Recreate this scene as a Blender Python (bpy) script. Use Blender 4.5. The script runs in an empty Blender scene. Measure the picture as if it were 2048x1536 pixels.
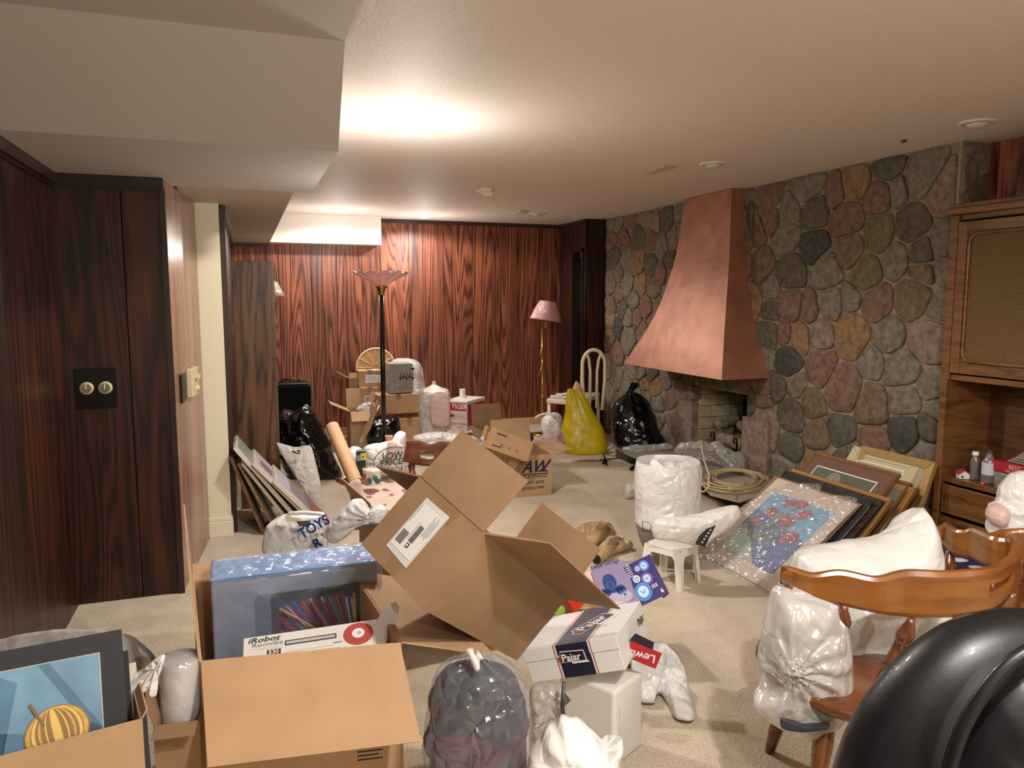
import bpy, bmesh, math, random
from mathutils import Vector, Matrix, noise
V = Vector
# ---------------------------------------------------------------- camera
F = 1500.0; CX, CY = 1024.0, 768.0
PITCH = math.radians(6.45); YAW = math.radians(19.65)
EYE = V((0, 0, 1.5)); CEIL = 2.376
fw = V((math.sin(YAW)*math.cos(PITCH), math.cos(YAW)*math.cos(PITCH), -math.sin(PITCH)))
rt = V((math.cos(YAW), -math.sin(YAW), 0)); up = rt.cross(fw)
hfw = V((math.sin(YAW), math.cos(YAW), 0))
scene = bpy.context.scene
cd = bpy.data.cameras.new('camera'); cam = bpy.data.objects.new('camera', cd); scene.collection.objects.link(cam)
cd.sensor_width = 36.0; cd.lens = 36.0*F/2048.0; cd.clip_start = 0.05
cam.matrix_world = Matrix.Translation(EYE) @ Matrix((rt, up, -fw)).transposed().to_4x4()
scene.camera = cam
w = bpy.data.worlds.new('world'); scene.world = w; w.use_nodes = True
w.node_tree.nodes['Background'].inputs[0].default_value = (1, .87, .74, 1)
w.node_tree.nodes['Background'].inputs[1].default_value = 0.02
scene.view_settings.view_transform = 'Standard'; scene.view_settings.look = 'None'
scene.view_settings.gamma = 1.0; scene.view_settings.use_curve_mapping = False
scene.view_settings.exposure = 0.62
LAMP = (1.0, .95, .895)
def downlight(x, y, power, rad=.045, z=CEIL-.04, col=LAMP):
    g = bpy.data.lights.new('ceiling_fill', 'POINT'); g.energy = power*.14; g.color = col; g.shadow_soft_size = .05  # unseen point light added below each fixture to brighten the ceiling
    q = bpy.data.objects.new('ceiling_fill', g); scene.collection.objects.link(q); q.location = (x, y, CEIL-.42)
    l = bpy.data.lights.new('lamp_light', 'SPOT'); l.energy = power; l.color = col; l.shadow_soft_size = rad; l.spot_size = math.radians(166); l.spot_blend = .3
    o = bpy.data.objects.new('lamp_light', l); scene.collection.objects.link(o); o.location = (x, y, z)
    return o
LIT = [(.825, 3.764, 95), (.917, 7.61, 52), (1.823, 7.844, 56), (.9, .3, 150), (2.6, -.6, 45), (.7, -1.9, 90)]
for x, y, p in LIT: downlight(x, y, p)
# ---------------------------------------------------------------- pixel rays (layout measured on the photograph)
def ray(x, y): return fw + rt*((x-CX)/F) - up*((y-CY)/F)
def P(x, y, d): return EYE + ray(x, y)*d
def _pl(x, y, ax, v):
    r = ray(x, y); return EYE + r*((v-EYE[ax])/r[ax])
def G(x, y, z=0.0): return _pl(x, y, 2, z)
def A(x, y, Y): return _pl(x, y, 1, Y)
def W(x, y, X): return _pl(x, y, 0, X)
# ---------------------------------------------------------------- materials
def lin(h):
    if isinstance(h, str):
        h = h.lstrip('#'); h = [int(h[i:i+2], 16)/255 for i in (0, 2, 4)]
    return tuple((c/12.92 if c <= .04045 else ((c+.055)/1.055)**2.4) for c in h)+(1.0,)
MATS = {}
def nodes(name):
    m = bpy.data.materials.new(name); m.use_nodes = True; nt = m.node_tree
    b = nt.nodes['Principled BSDF']; return m, nt, b
def N(nt, t, **k):
    n = nt.nodes.new('ShaderNode'+t)
    for a, v in k.items():
        if a.startswith('i_'): n.inputs[a[2:].replace('_', ' ')].default_value = v
        else: setattr(n, a, v)
    return n
def coords(nt, scale=(1, 1, 1), rand=False):
    tc = N(nt, 'TexCoord'); mp = N(nt, 'Mapping'); mp.inputs['Scale'].default_value = scale
    nt.links.new(tc.outputs['Object'], mp.inputs['Vector']); return mp.outputs['Vector']
def ramp(nt, fac, stops):
    r = N(nt, 'ValToRGB'); el = r.color_ramp.elements
    while len(el) < len(stops): el.new(.5)
    for e, (p, c) in zip(el, stops): e.position = p; e.color = c if len(c) == 4 else tuple(c)+(1,)
    nt.links.new(fac, r.inputs['Fac']); return r.outputs['Color']
def bump(nt, b, h, strength, dist=.01):
    bp = N(nt, 'Bump'); bp.inputs['Strength'].default_value = strength; bp.inputs['Distance'].default_value = dist
    nt.links.new(h, bp.inputs['Height']); nt.links.new(bp.outputs['Normal'], b.inputs['Normal']); return bp
def M(name, col='#888888', rough=.5, metal=0., var=.0, vs=30., bmp=0., bs=60., coat=0., trans=0., bd=.004, spec=.5, det=3):
    if name in MATS: return MATS[name]
    m, nt, b = nodes(name); c = lin(col)
    b.inputs['Base Color'].default_value = c; b.inputs['Roughness'].default_value = rough
    b.inputs['Metallic'].default_value = metal; b.inputs['Coat Weight'].default_value = coat
    b.inputs['Specular IOR Level'].default_value = spec
    if trans: b.inputs['Transmission Weight'].default_value = trans
    if var:
        v = coords(nt); n = N(nt, 'TexNoise'); n.inputs['Scale'].default_value = vs; n.inputs['Detail'].default_value = det
        nt.links.new(v, n.inputs['Vector'])
        lo = tuple(x*(1-var) for x in c[:3])+(1,); hi = tuple(min(1, x*(1+var)) for x in c[:3])+(1,)
        nt.links.new(ramp(nt, n.outputs['Fac'], [(.3, lo), (.7, hi)]), b.inputs['Base Color'])
    if bmp:
        v = coords(nt); n = N(nt, 'TexNoise'); n.inputs['Scale'].default_value = bs; n.inputs['Detail'].default_value = 4
        nt.links.new(v, n.inputs['Vector']); bump(nt, b, n.outputs['Fac'], bmp, bd)
    MATS[name] = m; return m
def plastic(name, col, rough=.3, bmp=.5, bs=14., alpha=1., sub=0., dist=.02, tr=0.):
    """crinkled film: sharp ridged folds in the normals, optional see-through share"""
    m, nt, b = nodes(name); b.inputs['Base Color'].default_value = lin(col); b.inputs['Roughness'].default_value = rough
    v = coords(nt); n = N(nt, 'TexNoise', noise_type='RIDGED_MULTIFRACTAL'); n.inputs['Scale'].default_value = bs*.5
    n.inputs['Detail'].default_value = 2; n.inputs['Distortion'].default_value = .8; nt.links.new(v, n.inputs['Vector'])
    nw = N(nt, 'TexNoise'); nw.inputs['Scale'].default_value = bs*.4; nt.links.new(v, nw.inputs['Vector']); vm = N(nt, 'VectorMath', operation='MULTIPLY_ADD'); nt.links.new(nw.outputs['Color'], vm.inputs[0]); vm.inputs[1].default_value = (.12, .12, .12); nt.links.new(v, vm.inputs[2])
    n2 = N(nt, 'TexVoronoi', feature='DISTANCE_TO_EDGE'); n2.inputs['Scale'].default_value = bs; nt.links.new(vm.outputs[0], n2.inputs['Vector'])
    ad = N(nt, 'Math', operation='MULTIPLY_ADD'); nt.links.new(n2.outputs['Distance'], ad.inputs[0]); ad.inputs[1].default_value = .9
    nt.links.new(n.outputs['Fac'], ad.inputs[2])
    bump(nt, b, ad.outputs[0], bmp, dist)
    out = nt.nodes['Material Output']; sh = b.outputs[0]
    if tr:
        t = N(nt, 'BsdfTranslucent'); t.inputs[0].default_value = lin(col); mx = N(nt, 'MixShader'); mx.inputs[0].default_value = tr
        nt.links.new(sh, mx.inputs[1]); nt.links.new(t.outputs[0], mx.inputs[2]); sh = mx.outputs[0]
    if alpha < 1:
        t = N(nt, 'BsdfTransparent'); mx = N(nt, 'MixShader')
        lw = N(nt, 'LayerWeight'); lw.inputs[0].default_value = .35
        ma = N(nt, 'Math', operation='MULTIPLY_ADD'); nt.links.new(lw.outputs['Facing'], ma.inputs[0]); ma.inputs[1].default_value = .32; ma.inputs[2].default_value = alpha
        nt.links.new(ma.outputs[0], mx.inputs[0]); nt.links.new(t.outputs[0], mx.inputs[1]); nt.links.new(sh, mx.inputs[2]); sh = mx.outputs[0]
    if alpha < 1:
        g = N(nt, 'BsdfGlossy'); g.inputs['Roughness'].default_value = rough; 
        bn = b.inputs['Normal'].links[0].from_socket; nt.links.new(bn, g.inputs['Normal'])
        mx = N(nt, 'MixShader'); mx.inputs[0].default_value = .07; nt.links.new(sh, mx.inputs[1]); nt.links.new(g.outputs[0], mx.inputs[2]); sh = mx.outputs[0]
    nt.links.new(sh, out.inputs['Surface']); MATS[name] = m; return m
def rosewood(name, dark, mid, light, rough=.32, ku=5., kz=.42, bands=11., axis='xy', bright=1.):
    m, nt, b = nodes(name)
    tc = N(nt, 'TexCoord'); sp = N(nt, 'SeparateXYZ'); nt.links.new(tc.outputs['Object'], sp.inputs[0])
    ad = N(nt, 'Math', operation='ADD'); oi = N(nt, 'ObjectInfo')
    pv = N(nt, 'MapRange'); nt.links.new(oi.outputs['Random'], pv.inputs[0]); pv.inputs[3].default_value = .72; pv.inputs[4].default_value = 1.15
    if axis == 'xy':
        nt.links.new(sp.outputs[0], ad.inputs[0]); nt.links.new(sp.outputs[1], ad.inputs[1]); U = ad.outputs[0]; Z = sp.outputs[2]
    else:
        nt.links.new(sp.outputs[2], ad.inputs[0]); nt.links.new(sp.outputs[1], ad.inputs[1]); U = ad.outputs[0]; Z = sp.outputs[0]
    rm = N(nt, 'Math', operation='MULTIPLY'); nt.links.new(oi.outputs['Random'], rm.inputs[0]); rm.inputs[1].default_value = 37.
    def vec(a, c):
        x = N(nt, 'Math', operation='MULTIPLY'); nt.links.new(U, x.inputs[0]); x.inputs[1].default_value = a
        z = N(nt, 'Math', operation='MULTIPLY'); nt.links.new(Z, z.inputs[0]); z.inputs[1].default_value = c
        cb = N(nt, 'CombineXYZ'); nt.links.new(x.outputs[0], cb.inputs[0]); nt.links.new(rm.outputs[0], cb.inputs[1]); nt.links.new(z.outputs[0], cb.inputs[2]); return cb.outputs[0]
    n = N(nt, 'TexNoise'); n.inputs['Scale'].default_value = 1.; n.inputs['Detail'].default_value = 1.5; n.inputs['Distortion'].default_value = .35
    nt.links.new(vec(ku, kz), n.inputs['Vector'])
    mu = N(nt, 'Math', operation='MULTIPLY'); nt.links.new(n.outputs['Fac'], mu.inputs[0]); mu.inputs[1].default_value = bands
    n2 = N(nt, 'TexNoise'); n2.inputs['Scale'].default_value = 1.; n2.inputs['Detail'].default_value = 3; nt.links.new(vec(90, 2.2), n2.inputs['Vector'])
    a2 = N(nt, 'Math', operation='MULTIPLY_ADD'); nt.links.new(n2.outputs['Fac'], a2.inputs[0]); a2.inputs[1].default_value = .9; nt.links.new(mu.outputs[0], a2.inputs[2])
    fr = N(nt, 'Math', operation='FRACT'); nt.links.new(a2.outputs[0], fr.inputs[0])
    d, mi, li = lin(dark), lin(mid), lin(light)
    c1 = ramp(nt, fr.outputs[0], [(0., mi), (.38, li), (.68, mi), (.88, d), (.93, d), (1., mi)])
    n3 = N(nt, 'TexNoise'); n3.inputs['Scale'].default_value = 1.; n3.inputs['Detail'].default_value = 2; nt.links.new(vec(9, .8), n3.inputs['Vector'])
    c2 = ramp(nt, n3.outputs['Fac'], [(.30, (.48, .44, .42, 1)), (.58, (1, 1, 1, 1))])
    mx = N(nt, 'Mix', data_type='RGBA', blend_type='MULTIPLY'); mx.inputs[0].default_value = .8
    nt.links.new(c1, mx.inputs[6]); nt.links.new(c2, mx.inputs[7])
    hs = N(nt, 'HueSaturation'); nt.links.new(pv.outputs[0], hs.inputs['Value']); nt.links.new(mx.outputs[2], hs.inputs['Color']); nt.links.new(hs.outputs[0], b.inputs['Base Color']); b.inputs['Roughness'].default_value = rough
    bump(nt, b, fr.outputs[0], .06, .001); MATS[name] = m; return m
def wood(name, col, dark, rough=.35, s=(3, 3, 40), var=.5, coat=.3):
    m, nt, b = nodes(name); v = coords(nt, s); n = N(nt, 'TexNoise'); n.inputs['Scale'].default_value = 1.
    n.inputs['Detail'].default_value = 5; n.inputs['Distortion'].default_value = .6; nt.links.new(v, n.inputs['Vector'])
    nt.links.new(ramp(nt, n.outputs['Fac'], [(.3, lin(dark)), (.5+.1*var, lin(col))]), b.inputs['Base Color'])
    b.inputs['Roughness'].default_value = rough; b.inputs['Coat Weight'].default_value = coat; b.inputs['Coat Roughness'].default_value = .2
    bump(nt, b, n.outputs['Fac'], .08, .001); MATS[name] = m; return m
# ---------------------------------------------------------------- object helpers
C = scene.collection
def tag(o, label=None, cat=None, group=None, kind=None):
    if label: o['label'] = label
    if cat: o['category'] = cat
    if group: o['group'] = group
    if kind: o['kind'] = kind
    return o
def thing(name, label, cat, loc, group=None):
    o = bpy.data.objects.new(name, None); C.objects.link(o); o.location = loc; o.empty_display_size = .05
    return tag(o, label, cat, group)
def wloc(o):
    v = V(o.location)
    while o.parent: o = o.parent; v = v+V(o.location)
    return v
class MB:
    def __init__(s): s.v = []; s.f = []; s.m = []; s.mats = []; s.off = V((0, 0, 0))
    def mi(s, m):
        if m not in s.mats: s.mats.append(m)
        return s.mats.index(m)
    def add(s, vs, fs, m=None):
        k = len(s.v); s.v += [V(a) for a in vs]; i = s.mi(m)
        for f in fs: s.f.append([k+j for j in f]); s.m.append(i)
        return s
    def box(s, lo, hi, m=None, T=None):
        (a, b, c), (d, e, f) = lo, hi
        vs = [V(p) for p in [(a, b, c), (d, b, c), (d, e, c), (a, e, c), (a, b, f), (d, b, f), (d, e, f), (a, e, f)]]
        if T is not None: vs = [T @ p for p in vs]
        return s.add(vs, [(3, 2, 1, 0), (4, 5, 6, 7), (0, 1, 5, 4), (1, 2, 6, 5), (2, 3, 7, 6), (3, 0, 4, 7)], m)
    def prism(s, pts, vec, m=None):
        n = len(pts); pts = [V(p) for p in pts]; vec = V(vec)
        return s.add(pts+[p+vec for p in pts], [tuple(range(n))[::-1], tuple(range(n, 2*n))]+[(i, (i+1) % n, n+(i+1) % n, n+i) for i in range(n)], m)
    def plate(s, pts, th, m=None):
        pts = [V(p) for p in pts]; nn = V((0, 0, 0))
        for i in range(len(pts)): nn += (pts[i]-pts[0]).cross(pts[(i+1) % len(pts)]-pts[0])
        nn.normalize(); return s.prism([p-nn*th/2 for p in pts], nn*th, m)
    def hexa(s, c8, m=None):
        return s.add(c8, [(3, 2, 1, 0), (4, 5, 6, 7), (0, 1, 5, 4), (1, 2, 6, 5), (2, 3, 7, 6), (3, 0, 4, 7)], m)
    def tube(s, path, r, m=None, n=8, caps=True):
        path = [V(p) for p in path]; vs = []; fs = []; L = len(path); prev = None
        for i, p in enumerate(path):
            t = (path[min(i+1, L-1)]-path[max(i-1, 0)]).normalized()
            if prev is None:
                a = V((0, 0, 1)) if abs(t.z) < .9 else V((1, 0, 0)); a = (a-t*a.dot(t)).normalized()
            else: a = (prev-t*prev.dot(t)).normalized()
            prev = a; b = t.cross(a); rr = r[i] if isinstance(r, (list, tuple)) else r
            for k in range(n):
                th = 2*math.pi*k/n; vs.append(p+a*math.cos(th)*rr+b*math.sin(th)*rr)
        for i in range(L-1):
            for k in range(n): fs.append((i*n+k, i*n+(k+1) % n, (i+1)*n+(k+1) % n, (i+1)*n+k))
        if caps: fs += [tuple(range(n))[::-1], tuple(range((L-1)*n, L*n))]
        return s.add(vs, fs, m)
    def lathe(s, p0, p1, prof, m=None, n=20, sq=None):
        """prof: (t along p0->p1, radius)"""
        p0, p1 = V(p0), V(p1); ax = (p1-p0); t = ax.normalized(); a = V((1, 0, 0)) if abs(t.x) < .9 else V((0, 1, 0))
        a = (a-t*a.dot(t)).normalized(); b = t.cross(a); vs = []; fs = []
        for (u, r) in prof:
            for k in range(n):
                th = 2*math.pi*k/n; vs.append(p0+ax*u+a*math.cos(th)*r+b*math.sin(th)*r)
        L = len(prof)
        for i in range(L-1):
            for k in range(n): fs.append((i*n+k, i*n+(k+1) % n, (i+1)*n+(k+1) % n, (i+1)*n+k))
        fs += [tuple(range(n))[::-1], tuple(range((L-1)*n, L*n))]
        return s.add(vs, fs, m)
    def build(s, name, mat=None, parent=None, smooth=False, bevel=0, label=None, sub=0, kind=None, solid=0):
        pts = [V(v) for v in s.v]
        if parent is not None: o0 = wloc(parent)
        else:
            lo = V([min(p[i] for p in pts) for i in range(3)]); hi = V([max(p[i] for p in pts) for i in range(3)]); o0 = V(((lo.x+hi.x)/2, (lo.y+hi.y)/2, lo.z))
        me = bpy.data.meshes.new(name); me.from_pydata([p-o0 for p in pts], [], s.f)
        for mm in s.mats: me.materials.append(mm if mm is not None else mat)
        me.polygons.foreach_set('material_index', s.m)
        bm = bmesh.new(); bm.from_mesh(me); bmesh.ops.recalc_face_normals(bm, faces=bm.faces); bm.to_mesh(me); bm.free()
        if smooth: me.polygons.foreach_set('use_smooth', [True]*len(me.polygons))
        o = bpy.data.objects.new(name, me); C.objects.link(o)
        if parent is not None: o.parent = parent
        else: o.location = o0
        if solid:
            md = o.modifiers.new('solid', 'SOLIDIFY'); md.thickness = solid
        if bevel:
            md = o.modifiers.new('bevel', 'BEVEL'); md.width = bevel; md.segments = 2; md.limit_method = 'ANGLE'
        if sub:
            md = o.modifiers.new('sub', 'SUBSURF'); md.levels = sub; md.render_levels = sub
        if label: o['label'] = label
        if kind: o['kind'] = kind
        return o
_tc = {}
def text_geo(s, align='LEFT', bold=0., shear=0.):
    k = (s, align, bold, shear)
    if k in _tc: return _tc[k]
    cu = bpy.data.curves.new('t', 'FONT'); cu.body = s; cu.size = 1; cu.align_x = align; cu.offset = bold; cu.shear = shear; cu.resolution_u = 3
    ob = bpy.data.objects.new('t', cu); C.objects.link(ob); dg = bpy.context.evaluated_depsgraph_get()
    me = bpy.data.meshes.new_from_object(ob.evaluated_get(dg)); r = ([V(v.co) for v in me.vertices], [tuple(p.vertices) for p in me.polygons])
    bpy.data.objects.remove(ob); bpy.data.curves.remove(cu); bpy.data.meshes.remove(me); _tc[k] = r; return r
for t_ in ['Pajar', 'iRobot', 'Roomba', '530', 'TIGER', 'JNP-1000', 'LOW', 'PRICE', 'EVERY DAY', 'AW', 'MOVING & STORAGE', '(416) 291-2878', '1-877 (800) 825-9999', 'Center Carriage', '4/12', 'DO', 'Lewis', 'TOYS', 'TOU', '6']:
    pass
class Decal:
    """flat print on a surface: origin o, unit axes u (right) and v (up)"""
    def __init__(s, o, u, v, lift=.0008):
        s.o = V(o); s.u = V(u).normalized(); s.v = V(v).normalized(); s.n = s.u.cross(s.v).normalized(); s.mb = MB(); s.l = lift
    def p(s, x, y, k=1): return s.o+s.u*x+s.v*y+s.n*s.l*k
    def poly(s, pts, m, k=1): s.mb.add([s.p(x, y, k) for x, y in pts], [tuple(range(len(pts)))], m); return s
    def rect(s, x0, y0, x1, y1, m, k=1): return s.poly([(x0, y0), (x1, y0), (x1, y1), (x0, y1)], m, k)
    def ell(s, cx, cy, rx, ry, m, k=1, n=20, rot=0):
        c, q = math.cos(rot), math.sin(rot)
        return s.poly([(cx+rx*math.cos(t)*c-ry*math.sin(t)*q, cy+rx*math.cos(t)*q+ry*math.sin(t)*c) for t in [2*math.pi*i/n for i in range(n)]], m, k)
    def text(s, t, x, y, size, m, k=2, ang=0, sx=1., align='LEFT', bold=0., shear=0., flip=False):
        vs, fs = text_geo(t, align, bold, shear); c, q = math.cos(ang), math.sin(ang); out = []
        for a in vs:
            ax = a.x*size*sx; ay = a.y*size
            if flip: ax = -ax
            out.append(s.p(x+ax*c-ay*q, y+ax*q+ay*c, k))
        s.mb.add(out, fs, m); return s
    def line(s, a, b, wd, m, k=1):
        a, b = V(a+(0,)), V(b+(0,)); d = (b-a); d.normalize(); n = V((-d.y, d.x, 0))*wd/2
        return s.poly([tuple((a+n)[:2]), tuple((a-n)[:2]), tuple((b-n)[:2]), tuple((b+n)[:2])], m, k)
    def build(s, name, parent, label=None): return s.mb.build(name, None, parent, label=label)
def yawT(o, yaw=0.): return Matrix.Translation(V(o)) @ Matrix.Rotation(yaw, 4, 'Z')
CARD = M('cardboard', '#ae8d69', .85, var=.10, vs=6, bmp=.15, bs=220, bd=.001)
CARD_L = M('cardboard_light', '#b8936e', .85, var=.07, vs=8, bmp=.15, bs=220, bd=.001)
CARD_D = M('cardboard_dark', '#957555', .85, var=.12, vs=7, bmp=.15, bs=220, bd=.001)
TAPE = M('packing_tape', '#947352', .25, coat=.3)
def carton(name, label, T, w, d, h, flaps=(), mat=CARD, closed=False, group=None, th=.005, cat='box', tape=True, flapmat=None):
    """T: matrix with origin at one bottom corner. flaps: (side, angle from upright outward in degrees, length[, squeeze])"""
    r = thing(name, label, cat, T @ V((w/2, d/2, 0)), group)
    b = MB()
    if closed:
        b.box((0, 0, 0), (w, d, h), None, T); b.build('box_body', mat, r, bevel=.003)
        if tape:
            t = MB(); t.box((w/2-.025, -.0006, h*.75), (w/2+.025, .002, h+.0006), TAPE, T); t.box((w/2-.025, -.0006, h-.001), (w/2+.025, d+.0006, h+.0008), TAPE, T); t.build('tape', TAPE, r)
    else:
        b.box((0, 0, 0), (w, d, th), None, T); b.box((0, 0, th), (th, d, h), None, T); b.box((w-th, 0, th), (w, d, h), None, T)
        b.box((th, 0, th), (w-th, th, h), None, T); b.box((th, d-th, th), (w-th, d, h), None, T); b.build('box_body', mat, r)
    for fl in flaps:
        s, a, L = fl[:3]; sq = fl[3] if len(fl) > 3 else .004; an = math.radians(a); cz, sn = math.cos(an)*L, math.sin(an)*L
        if s == 'y0': q = [(sq, 0, h), (w-sq, 0, h), (w-sq, -sn, h+cz), (sq, -sn, h+cz)]
        if s == 'y1': q = [(sq, d, h), (w-sq, d, h), (w-sq, d+sn, h+cz), (sq, d+sn, h+cz)]
        if s == 'x0': q = [(0, sq, h), (0, d-sq, h), (-sn, d-sq, h+cz), (-sn, sq, h+cz)]
        if s == 'x1': q = [(w, sq, h), (w, d-sq, h), (w+sn, d-sq, h+cz), (w+sn, sq, h+cz)]
        f = MB(); f.plate([T @ V(p) for p in q], th*.8); f.build('flap', flapmat or mat, r)
    return r
_dirs = {}
def wr(p, f, seed, o=3):
    # crumpled film: sum of folded planes in random directions, so creases are straight and facets flat
    if seed not in _dirs:
        r = random.Random(seed*77+5); _dirs[seed] = [(V((r.gauss(0, 1), r.gauss(0, 1), r.gauss(0, 1))).normalized(), r.uniform(0, 9), 1.35**k) for k in range(9)]
    wq = noise.noise(p*f*.35+V((seed*3.7, 0, 0))); w2 = noise.noise(p*f*.5+V((0, seed*1.3, 5))); a = 0; amp = 1.
    for k, (d, ph, sc) in enumerate(_dirs[seed]):
        x = p.dot(d)*f*.42*sc+ph+(wq if k % 2 else w2)*1.3; a += amp*(abs((x % 1.)-.5)*4-1)*(.45+.55*abs(noise.noise(p*f*.4+V((k*5., 0, seed))))*2); amp *= .78
    return a*.42
def wr_soft(p, f, seed, o=3):
    a = 0; amp = 1.; q = p*f+V((seed*7.3, seed*3.1, seed*1.7))
    for i in range(o):
        a += amp*(1-2.4*abs(noise.noise(q))); amp *= .55; q = q*2.03+V((3.1, 1.7, 9.2))
    return a-.9
def resample(pts, n, smooth=True):
    pts = [V(p) for p in pts]; L = len(pts); out = []
    seg = [(pts[(i+1) % L]-pts[i]).length for i in range(L)]; tot = sum(seg)
    for k in range(n):
        s = tot*k/n; i = 0
        while s > seg[i] and i < L-1: s -= seg[i]; i += 1
        t = min(1, s/max(seg[i], 1e-9)); a, b, c, d = pts[i-1], pts[i], pts[(i+1) % L], pts[(i+2) % L]
        if smooth:
            q = .5*((2*b)+(c-a)*t+(2*a-5*b+4*c-d)*t*t+(3*b-a-3*c+d)*t**3); q = q*.6+(b.lerp(c, t))*.4
        else: q = b.lerp(c, t)
        out.append(q)
    return out
def pillow(mb, outline, n, tf, tb=None, straight=False, center=None, seed=1, amp=.012, freq=9., K=22, NN=96, pw=3., knot=None, kamp=.02, floor=None, rag=.004):
    n = V(n).normalized(); tb = tf if tb is None else tb; o = resample(outline, NN, not straight)
    c = V(center) if center is not None else sum(o, V())/NN
    o = [p+(p-c).normalized()*rag*noise.noise(p*30+V((seed, 0, 0))) for p in o]
    vs = []; fs = []
    for side in (1, -1):
        for k in range(K):
            r = k/K
            for i in range(NN):
                p = c+(o[i]-c)*r; pr = max(0, 1-r**pw)**.55
                d = (tf if side > 0 else tb)*pr
                a = amp*(.25+.75*min(1, 3*(1-r)))*wr(p+n*side*.3, freq, seed)
                if knot is not None:
                    kv = p-knot; dist = kv.length; an = math.atan2(kv.dot(up), kv.dot(rt))
                    a += kamp*math.sin(an*17+3*noise.noise(p*6))*math.exp(-dist/.11)*min(1, 4*(1-r))
                vs.append(p+n*side*(d+a))
    ring = len(vs); vs += o
    if floor is not None:
        for v in vs:
            if v.z < floor: v.z = floor+.001
    base = K*NN
    for side in (0, 1):
        for k in range(K):
            for i in range(NN):
                j = (i+1) % NN; a, b = side*base+k*NN+i, side*base+k*NN+j
                if k < K-1: c2, d2 = side*base+(k+1)*NN+j, side*base+(k+1)*NN+i
                else: c2, d2 = ring+j, ring+i
                fs.append((a, b, c2, d2) if side == 0 else (d2, c2, b, a))
    mb.add(vs, fs); return mb
def bag(name, label, px, d, tf, mat, n=None, seed=1, parent=None, cat='bag', knotpx=None, group=None, dfun=None, **k):
    """bag from its outline; d = distance from the lens plane (or function of y for leaning ones)"""
    pts = [P(x, y, (dfun(x, y) if dfun else d)) for x, y in px]
    mb = MB(); kn = P(knotpx[0], knotpx[1], d) if knotpx else None
    pillow(mb, pts, n or (-hfw), tf, seed=seed, knot=kn, **k)
    if parent is not None: return mb.build(name, mat, parent, smooth=True, label=label)
    o = mb.build(name, mat, smooth=True); bm = bmesh.new(); bm.from_mesh(o.data); bmesh.ops.remove_doubles(bm, verts=bm.verts, dist=1e-5); bm.to_mesh(o.data); bm.free()
    return tag(o, label, cat, group)
def sack(name, label, rows, d, mat, ratio=.8, seed=1, amp=.015, freq=8., pleat=.0, neck=0., NN=96, KK=70, ex=2.4, parent=None, cat='bag', knot=True, cap=True, floor=True, open_top=False, group=None, yaw=0.):
    """upright bag: rows of (y, xleft, xright)"""
    pts = [(P((a+b)/2, y, d), (P(b, y, d)-P(a, y, d)).length/2) for y, a, b in rows]; vs = []; fs = []
    L = len(pts)
    def at(u):
        x = u*(L-1); i = min(int(x), L-2); t = x-i
        a, b, c, e = pts[max(i-1, 0)], pts[i], pts[i+1], pts[min(i+2, L-1)]
        cr = lambda A_, B_, C_, D_: .5*((2*B_)+(C_-A_)*t+(2*A_-5*B_+4*C_-D_)*t*t+(3*B_-A_-3*C_+D_)*t**3)
        return cr(a[0], b[0], c[0], e[0]), max(.002, cr(a[1], b[1], c[1], e[1]))
    zmin = min(p[0].z for p in pts)
    for k in range(KK+1):
        u = k/KK; c, r = at(u)
        for i in range(NN):
            th = 2*math.pi*i/NN+yaw; cs, sn = math.cos(th), math.sin(th); q = 1/((abs(cs)**ex+abs(sn)**ex)**(1/ex))
            dr = rt*cs*q+hfw*sn*q*ratio; p = c+dr*r
            w_ = min(1., u*6)*.8+.2; w2 = min(1, (1-u)*8)*.8+.2
            a = amp*wr(p, freq, seed)*w_*w2+pleat*math.sin(th*13+2.5*noise.noise(p*5+V((seed, 0, 0))))*math.exp(-u/max(neck, .01))*min(1, r/.03)
            v = p+dr.normalized()*a
            if floor and v.z < zmin: v.z = zmin
            vs.append(v)
    for k in range(KK):
        for i in range(NN): fs.append((k*NN+i, k*NN+(i+1) % NN, (k+1)*NN+(i+1) % NN, (k+1)*NN+i))
    if not open_top: fs.append(tuple(range(NN))[::-1])
    fs.append(tuple(range(KK*NN, (KK+1)*NN)))
    mb = MB(); mb.add(vs, fs); o = mb.build(name, mat, parent, smooth=True, label=label if parent else None)
    if parent is None: tag(o, label, cat, group)
    return o
def sub(parent, name, mb, mat, **k): return mb.build(name, mat, parent, **k)
# ================================================================ SETTING
CARPET = M('carpet', '#cbb08c', .95)
def _carpet():
    m, nt, b = nodes('carpet_pile'); v = coords(nt); n = N(nt, 'TexNoise'); n.inputs['Scale'].default_value = 150; n.inputs['Detail'].default_value = 3
    n2 = N(nt, 'TexNoise'); n2.inputs['Scale'].default_value = 5; n2.inputs['Detail'].default_value = 4
    nt.links.new(v, n.inputs['Vector']); nt.links.new(v, n2.inputs['Vector'])
    c1 = ramp(nt, n.outputs['Fac'], [(.32, lin('#c5b295')), (.5, lin('#ddcbb0')), (.68, lin('#ebddc5'))])
    c2 = ramp(nt, n2.outputs['Fac'], [(.35, (.84, .83, .82, 1)), (.6, (1, 1, 1, 1))])
    mx = N(nt, 'Mix', data_type='RGBA', blend_type='MULTIPLY'); mx.inputs[0].default_value = 1
    nt.links.new(c1, mx.inputs[6]); nt.links.new(c2, mx.inputs[7]); nt.links.new(mx.outputs[2], b.inputs['Base Color'])
    b.inputs['Roughness'].default_value = .95; b.inputs['Specular IOR Level'].default_value = .1; b.inputs['Sheen Weight'].default_value = .2
    bump(nt, b, n.outputs['Fac'], .9, .012); return m
CARPET = _carpet()
PLASTER = M('ceiling_texture_paint', '#e3d6cb', .6, bmp=.5, bs=75, bd=.006, spec=.3)
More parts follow.
